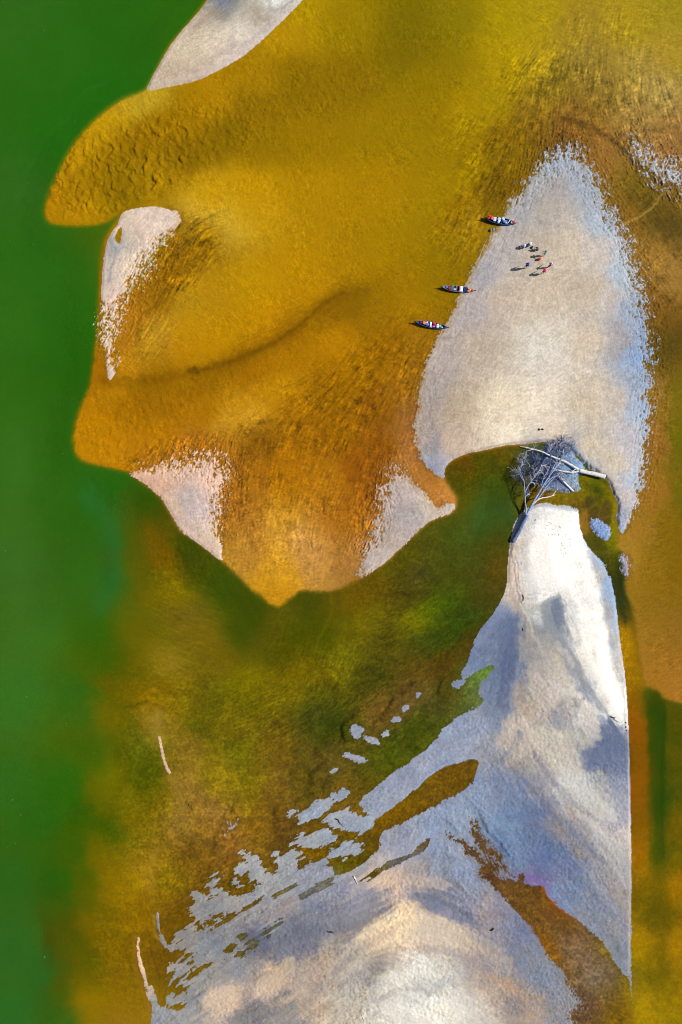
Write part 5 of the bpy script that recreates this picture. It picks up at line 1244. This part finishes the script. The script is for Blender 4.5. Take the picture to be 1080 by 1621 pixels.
M_TWIG = wood_mat('grey twigs', (165, 172, 192), (228, 230, 238))
M_SHADE_TWIG = wood_mat('shade-coloured twigs', (34, 42, 82), (92, 110, 156))  # navy colour stands in for the shadows between the twigs

def smooth_path(pts, n=5):
    q = catmull(pts, False, n)
    return [W(*p) for p in q], len(q)

def limb(pts, r0, r1, name, m, parent, n=8, rough=.1, seed=0):
    rg = random.Random(seed); path, c = smooth_path(pts)
    mb = MB(); mb.tube([p - parent.location for p in path], [r0 + (r1 - r0) * (i / (c - 1)) ** .85 for i in range(c)], n, 0, True, rough, rg)
    return mb.build(name, m, parent), path

base = W(814, 853, .3)
tree = thing('dead_tree', 'grey leafless fallen tree on white sand, its bare crown dipping into the green pool', 'dead tree', base)
limb([(812.5, 857, .26), (816.5, 850, .40), (822.5, 839, .52), (829, 826, .62), (834.5, 815, .72)], .38, .26, 'trunk', M_TRUNK, tree, 12, .08, 1)
for q, (du, dv) in enumerate(((-6, 1), (-3, 5), (1, 7), (4, 4))):
    limb([(813, 853, .3), (813 + du * .6, 853 + dv * .6, .25), (813 + du, 853 + dv, .06)], .15, .04, 'root', M_TRUNK, tree, 7, .15, q)
limbs = []
def L_(pts, r0, r1, m=M_LIMB, seed=0):
    o_, p_ = limb(pts, r0, r1, 'branch', m, tree, 8, .08, seed); limbs.append((p_, r0, r1)); return p_
L_([(833.5, 817, .7), (839, 805, .9), (846, 792, 1.1), (853, 780, 1.25), (860, 768, 1.35), (868, 756, 1.4), (876, 745, 1.35), (883, 736, 1.2), (888, 728, .95), (893, 716, .6)], .21, .05, M_LIMB, 3)
L_([(841, 802, .95), (848, 794, 1.1), (856, 784, 1.2), (863, 773, 1.25), (871, 763, 1.2), (879, 755, 1.1), (886, 748, .9)], .15, .045, M_LIMB, 4)
L_([(843, 799, 1.0), (849, 793, 1.15), (857, 788.5, 1.15), (866, 787, 1.05), (874, 785, .95), (879, 783, .85)], .13, .05, M_LOG, 5)
L_([(874, 785, .95), (879, 779, 1.0), (884, 774, .95)], .07, .03, M_LOG, 6)
L_([(833.5, 818, .7), (833, 806, .95), (831.5, 795, 1.2), (831, 785, 1.3), (830.5, 774, 1.4), (830, 764, 1.45), (827, 755, 1.4), (824, 747, 1.3)], .145, .045, M_LIMB, 7)
L_([(831, 780, 1.3), (835, 771, 1.4), (841, 762, 1.45), (848, 753, 1.4), (854, 744, 1.2), (858, 734, 1.0)], .10, .04, M_LIMB, 8)
L_([(830, 762, 1.45), (826, 757, 1.45), (823, 750, 1.4), (825, 740, 1.2), (828, 730, 1.0)], .08, .03, M_LIMB, 9)
L_([(856, 776, 1.25), (858, 765, 1.3), (862, 754, 1.3), (868, 744, 1.1), (872, 734, .9)], .09, .035, M_LIMB, 10)
L_([(868, 756, 1.4), (874, 744, 1.25), (880, 731, 1.0), (884, 718, .7), (888, 706, .6)], .10, .035, M_LIMB, 11)
L_([(862, 768, 1.3), (872, 758, 1.2), (884, 752, 1.0), (896, 748, .7)], .09, .035, M_LIMB, 12)
L_([(866, 734, 1.2), (872, 722, 1.0), (880, 710, .85), (890, 697, .75), (886, 699, .7)], .07, .03, M_SHADE_TWIG, 13)
rg = random.Random(11)
def twig_run(mb, p, d, ln, r, depth, zfloor):
    """a twig that bends and forks"""
    n = 4; path = [p.copy()]; q = p.copy(); dd = d.normalized()
    for i in range(n):
        dd = (dd + Vector((rg.gauss(0, .20), rg.gauss(0, .20), rg.gauss(-.02, .14)))).normalized()
        q = q + dd * (ln / n)
        if q.z < zfloor: q.z = zfloor + rg.uniform(0, .06)
        path.append(q.copy())
    mb.tube([x - tree.location for x in path], [r * (1 - .7 * i / n) for i in range(n + 1)], 4, 0, False)
    if depth > 0:
        for i in range(1, n + 1):
            for _ in range(2 if depth > 1 else rg.choice((1, 2))):
                a_ = rg.uniform(.35, .95) * rg.choice((-1, 1))
                d2_ = Matrix.Rotation(a_, 3, 'Z') @ (path[i] - path[i - 1]).normalized(); d2_.z += rg.uniform(-.35, .3)
                twig_run(mb, path[i], d2_, ln * rg.uniform(.45, .75), r * .62, depth - 1, zfloor)
tw = {0: MB(), 1: MB()}
for li, (path, r0, r1) in enumerate(limbs):
    m_ = len(path)
    start = .52 if li == 0 else (.5 if li in (2, 3) else .3)
    cnt = {0: 16, 1: 12, 2: 1, 3: 3, 4: 12, 5: 16, 6: 14, 7: 14, 8: 16, 9: 12, 10: 12}[li]
    for c_ in range(cnt):
        t = start + (1 - start) * (c_ + rg.random()) / cnt
        i = min(int(t * (m_ - 1)), m_ - 2)
        d_ = (path[i + 1] - path[i]).normalized()
        a_ = rg.uniform(.2, .9) * rg.choice((-1, 1))
        d_ = Matrix.Rotation(a_, 3, 'Z') @ d_; d_.z += rg.uniform(-.5, .02)
        small = li in (2, 3)
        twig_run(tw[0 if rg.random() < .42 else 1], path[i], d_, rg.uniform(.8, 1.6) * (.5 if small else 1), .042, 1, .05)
# matted drift of fine twigs under the crown, thickened and mostly navy as painted shadow
for q in range(230):
    a_, r_ = rg.uniform(0, 6.2832), math.sqrt(rg.random())
    u_, v_ = (884 + 17 * r_ * math.cos(a_), 716 + 15 * r_ * math.sin(a_)) if q % 5 < 3 else (848 + 24 * r_ * math.cos(a_), 742 + 26 * r_ * math.sin(a_))
    p_ = W(u_, v_, rg.uniform(.1, .5))
    d_ = Vector((rg.gauss(.25, .45), rg.gauss(.8, .4), rg.gauss(0, .12)))
    twig_run(tw[1 if rg.random() < .72 else 0], p_, d_, rg.uniform(.9, 1.9), .03, 1, .05)
o = tw[0].build('twigs', M_TWIG, tree); o['kind'] = 'stuff'
o = tw[1].build('shade_twigs', M_SHADE_TWIG, tree); o['kind'] = 'stuff'

log = thing('fallen_log', 'long bleached white forked log lying across the pool from the bank', 'log', W(957, 754, .5))
limb([(957.5, 754.5, .62), (948, 752, .66), (938, 749.5, .68), (928, 747.5, .7), (917, 744.5, .72)], .36, .30, 'trunk', M_LOG, log, 12, .08, 21)
limb([(919, 745.5, .72), (912, 741, .74), (902, 735, .76), (892, 729.5, .78), (880, 725, .78), (868, 720, .76), (858, 715, .7), (848, 712, .62), (836, 709, .45), (823, 706.5, .15)], .24, .06, 'branch', M_LOG, log, 10, .08, 22)
limb([(918, 745.5, .72), (908, 747.5, .74), (898, 747, .76), (888, 745.5, .78), (878, 742, .76), (868, 739, .7), (862, 737, .6)], .17, .06, 'branch', M_LOG, log, 9, .1, 23)
limb([(844, 711, .6), (838, 713, .55), (833, 714, .4)], .09, .03, 'stub', M_LOG, log, 7, .1, 24)
limb([(912, 741.5, .74), (908, 745, .95), (905, 747, 1.1)], .09, .04, 'stub', M_LOG, log, 7, .1, 25)
limb([(921, 744, .72), (926, 742.5, .9), (930, 743, 1.0)], .06, .025, 'stub', M_LOG, log, 7, .1, 26)
limb([(866, 719, .76), (863, 717, .95)], .07, .03, 'stub', M_LOG, log, 7, .1, 27)
log = thing('fallen_log', 'short white log slanting out of the twigs onto the grey shoal', 'log', W(895, 766, .4))
limb([(882, 750, .95), (888, 757, .8), (895, 765, .6), (902, 772, .42), (907.5, 777.5, .25)], .10, .17, 'trunk', M_LOG, log, 9, .1, 31)
limb([(888, 757, .8), (893, 759, .9), (897, 762, .9)], .05, .02, 'stub', M_LOG, log, 6, .1, 32)

# ------------------------------------------------------------------ driftwood, stones and litter
def stick(pts, r, label, col=(70, 58, 52), name='driftwood_stick', cat='driftwood', zoff=.03, fork=False, group=None, seed=1):
    rg2 = random.Random(seed)
    p0 = pts[len(pts) // 2]; zb = max(ground_z(*p0), 0)
    P = [Vector(((u - CU) * S, (CV - v) * S, max(ground_z(u, v), 0) + zoff + r)) for u, v in pts]
    o = MB(); q = [P[0].lerp(P[-1], i / 5) if len(P) == 2 else P[min(i * (len(P) - 1) // 5, len(P) - 1)] for i in range(6)]
    q = [x + Vector((rg2.gauss(0, r * .5), rg2.gauss(0, r * .5), 0)) for x in q]
    org = q[2].copy()
    o.tube([x - org for x in q], [r * .8, r, r, r * .85, r * .7, r * .35], 7, 0, True, .12, rg2)
    if fork:
        d_ = (q[3] - q[2]).normalized(); s_ = d_.cross(Vector((0, 0, 1)))
        o.tube([q[3] - org, q[3] - org + (d_ * .5 + s_ * .7) * r * 6, q[3] - org + (d_ * 1.2 + s_ * 1.0) * r * 9], [r * .7, r * .5, r * .25], 6)
    ob = o.build(name, mat('driftwood', col, .85, .2, 9)); ob.location = org
    return tag(ob, label, cat, group)

stick([(964, 1133), (973, 1134.5)], .09, 'dark forked driftwood at the tapering foot of the white dune', (70, 66, 72), fork=True, seed=2)
stick([(776, 1472), (781, 1467)], .10, 'dark stick lying on grey sand left of the brown channel', (52, 52, 58), seed=3)
stick([(560, 1387), (563, 1392), (567, 1399)], .10, 'curved white stick at the corner of a narrow green puddle', (240, 232, 222), seed=4)
stick([(532, 1295), (535, 1297), (537, 1299.5)], .10, 'dark crooked stump on the large oval sand islet', (60, 52, 56), fork=True, seed=5, name='driftwood_stump')
stick([(956, 894.5), (961, 894.5)], .05, 'small white stick floating in the dark pool by the sandbar', (210, 205, 200), seed=6)
stick([(303, 1274), (304, 1281)], .05, 'short dark stick poking from the yellow brown shallows', (66, 54, 20), seed=7)
stick([(826, 994), (828, 998)], .05, 'thin dark stick beside the wrack line below the white dune', (90, 84, 84), seed=8)
stick([(827, 942), (828.5, 947), (828, 951)], .05, 'crooked dark twig at the lower end of the wrack line', (88, 84, 96), fork=True, seed=9)
stick([(636, 936), (640, 938.5), (648, 942)], .07, 'thin dark branch half sunk in the olive lagoon', (44, 40, 22), seed=10)
stick([(606, 1098), (607, 1102)], .05, 'tiny dark stick in shallows above the sand islets', (50, 45, 20), seed=11)
stick([(520, 1472), (530, 1473.5)], .09, 'dark waterlogged stick on the grey mud flat', (52, 50, 56), seed=12)
stick([(507, 1582), (509, 1587)], .05, 'pale bent twig on the beige sand near the bottom', (200, 200, 196), seed=13)
stick([(806, 756), (812, 757), (818, 752)], .06, 'dark twig floating left of the dead tree crown', (24, 30, 44), fork=True, seed=14)
stick([(572, 1600), (577, 1612)], .045, 'thin white reed lying on pale sand at the bottom edge', (236, 228, 214), seed=15)
# litter of twigs over the white sand by the trunk: one kind, many copies
rg = random.Random(5)
src = None
spots = [(846, 823), (847, 828), (867, 827), (870, 829), (873, 838), (878, 833), (880, 840), (882, 846), (866, 846), (877, 853), (889, 842), (893, 846), (887, 860), (888, 863), (901, 853), (901, 858), (901, 863), (892, 868), (893, 875), (890, 878), (886, 870), (861, 836), (864, 832), (899, 824), (876, 846), (872, 846)]
for i, (u_, v_) in enumerate(spots):
    lab = 'short dark twig among the litter strewn over the white sand by the trunk'
    if src is None:
        src = stick([(u_ - 1.6, v_ + .8), (u_ + 1.6, v_ - .6)], .03, lab, (128, 120, 112), 'litter_twig', 'twig', .02, False, 'twigs littering the white sand', 40); o = src
    else:
        o = src.copy(); link(o)
        o.scale = (rg.uniform(.35, .75), rg.uniform(.5, .9), 1)
    o.location = ((u_ - CU) * S, (CV - v_) * S, max(ground_z(u_, v_), 0) + .06); o.rotation_euler = (0, 0, rg.uniform(0, 6.28))
for i, (u_, v_, lab) in enumerate(((852.3, 680.4, 'left of two small dark stones on pale sand above the dead tree'), (857.5, 680.2, 'right of two small dark stones on pale sand above the dead tree'))):
    mb = MB(); mb.blob((0, 0, .07), (.26, .36, .2), .4 + i, .9, 12, 8, .1, 50 + i)
    o = mb.build('dark_stone', mat('dark stone', (44, 34, 34), .8)); o.location = ((u_ - CU) * S, (CV - v_) * S, ground_z(u_, v_)); tag(o, lab, 'stone')
for i, (u_, v_, lab) in enumerate(((989.5, 1143, 'uppermost of three dark pebbles along the straight right shore'), (989.7, 1150, 'middle one of three dark pebbles along the straight right shore'), (991.2, 1155.5, 'lowest of three dark pebbles along the straight right shore'))):
    mb = MB(); mb.blob((0, 0, .06), (.18, .26 + .05 * i, .16), .3 * i, .9, 12, 8, .1, 60 + i)
    o = mb.build('shore_pebble', mat('pebble', (120, 108, 92), .85)); o.location = ((u_ - CU) * S, (CV - v_) * S, max(ground_z(u_, v_), 0)); tag(o, lab, 'pebble')
src = None
rg = random.Random(77)
for i, (u_, v_) in enumerate(((70, 48), (119, 193), (43, 290), (92, 285), (16, 382), (53, 387), (101, 640), (79, 707), (100, 718), (99, 748), (108, 855), (42, 1103), (105, 1145), (12, 1342), (24, 1335), (113, 1503), (71, 1515), (20, 1266), (238, 60), (60, 300), (9, 872), (33, 1290))):
    lab = 'tiny pale fleck of foam drifting on the deep green river'
    if src is None:
        mb = MB(); n = 9
        vs = [(.1 * (1 + .25 * math.sin(3 * k)) * math.cos(k * 6.2832 / n), .07 * math.sin(k * 6.2832 / n), z) for z in (.006, .02) for k in range(n)] + [(0, 0, .035)]
        mb.add(vs, [(k, (k + 1) % n, n + (k + 1) % n, n + k) for k in range(n)] + [(n + k, n + (k + 1) % n, 2 * n) for k in range(n)])
        src = mb.build('foam_fleck', mat('foam', (150, 178, 130), .8)); o = src
        tag(o, lab, 'foam', 'foam flecks on the river')
    else:
        o = src.copy(); link(o)
    k_ = rg.uniform(.5, .95)
    o.location = ((u_ - CU) * S, (CV - v_) * S, .004); o.rotation_euler = (0, 0, rg.uniform(0, 6.28)); o.scale = (k_, k_, 1)
print("done")
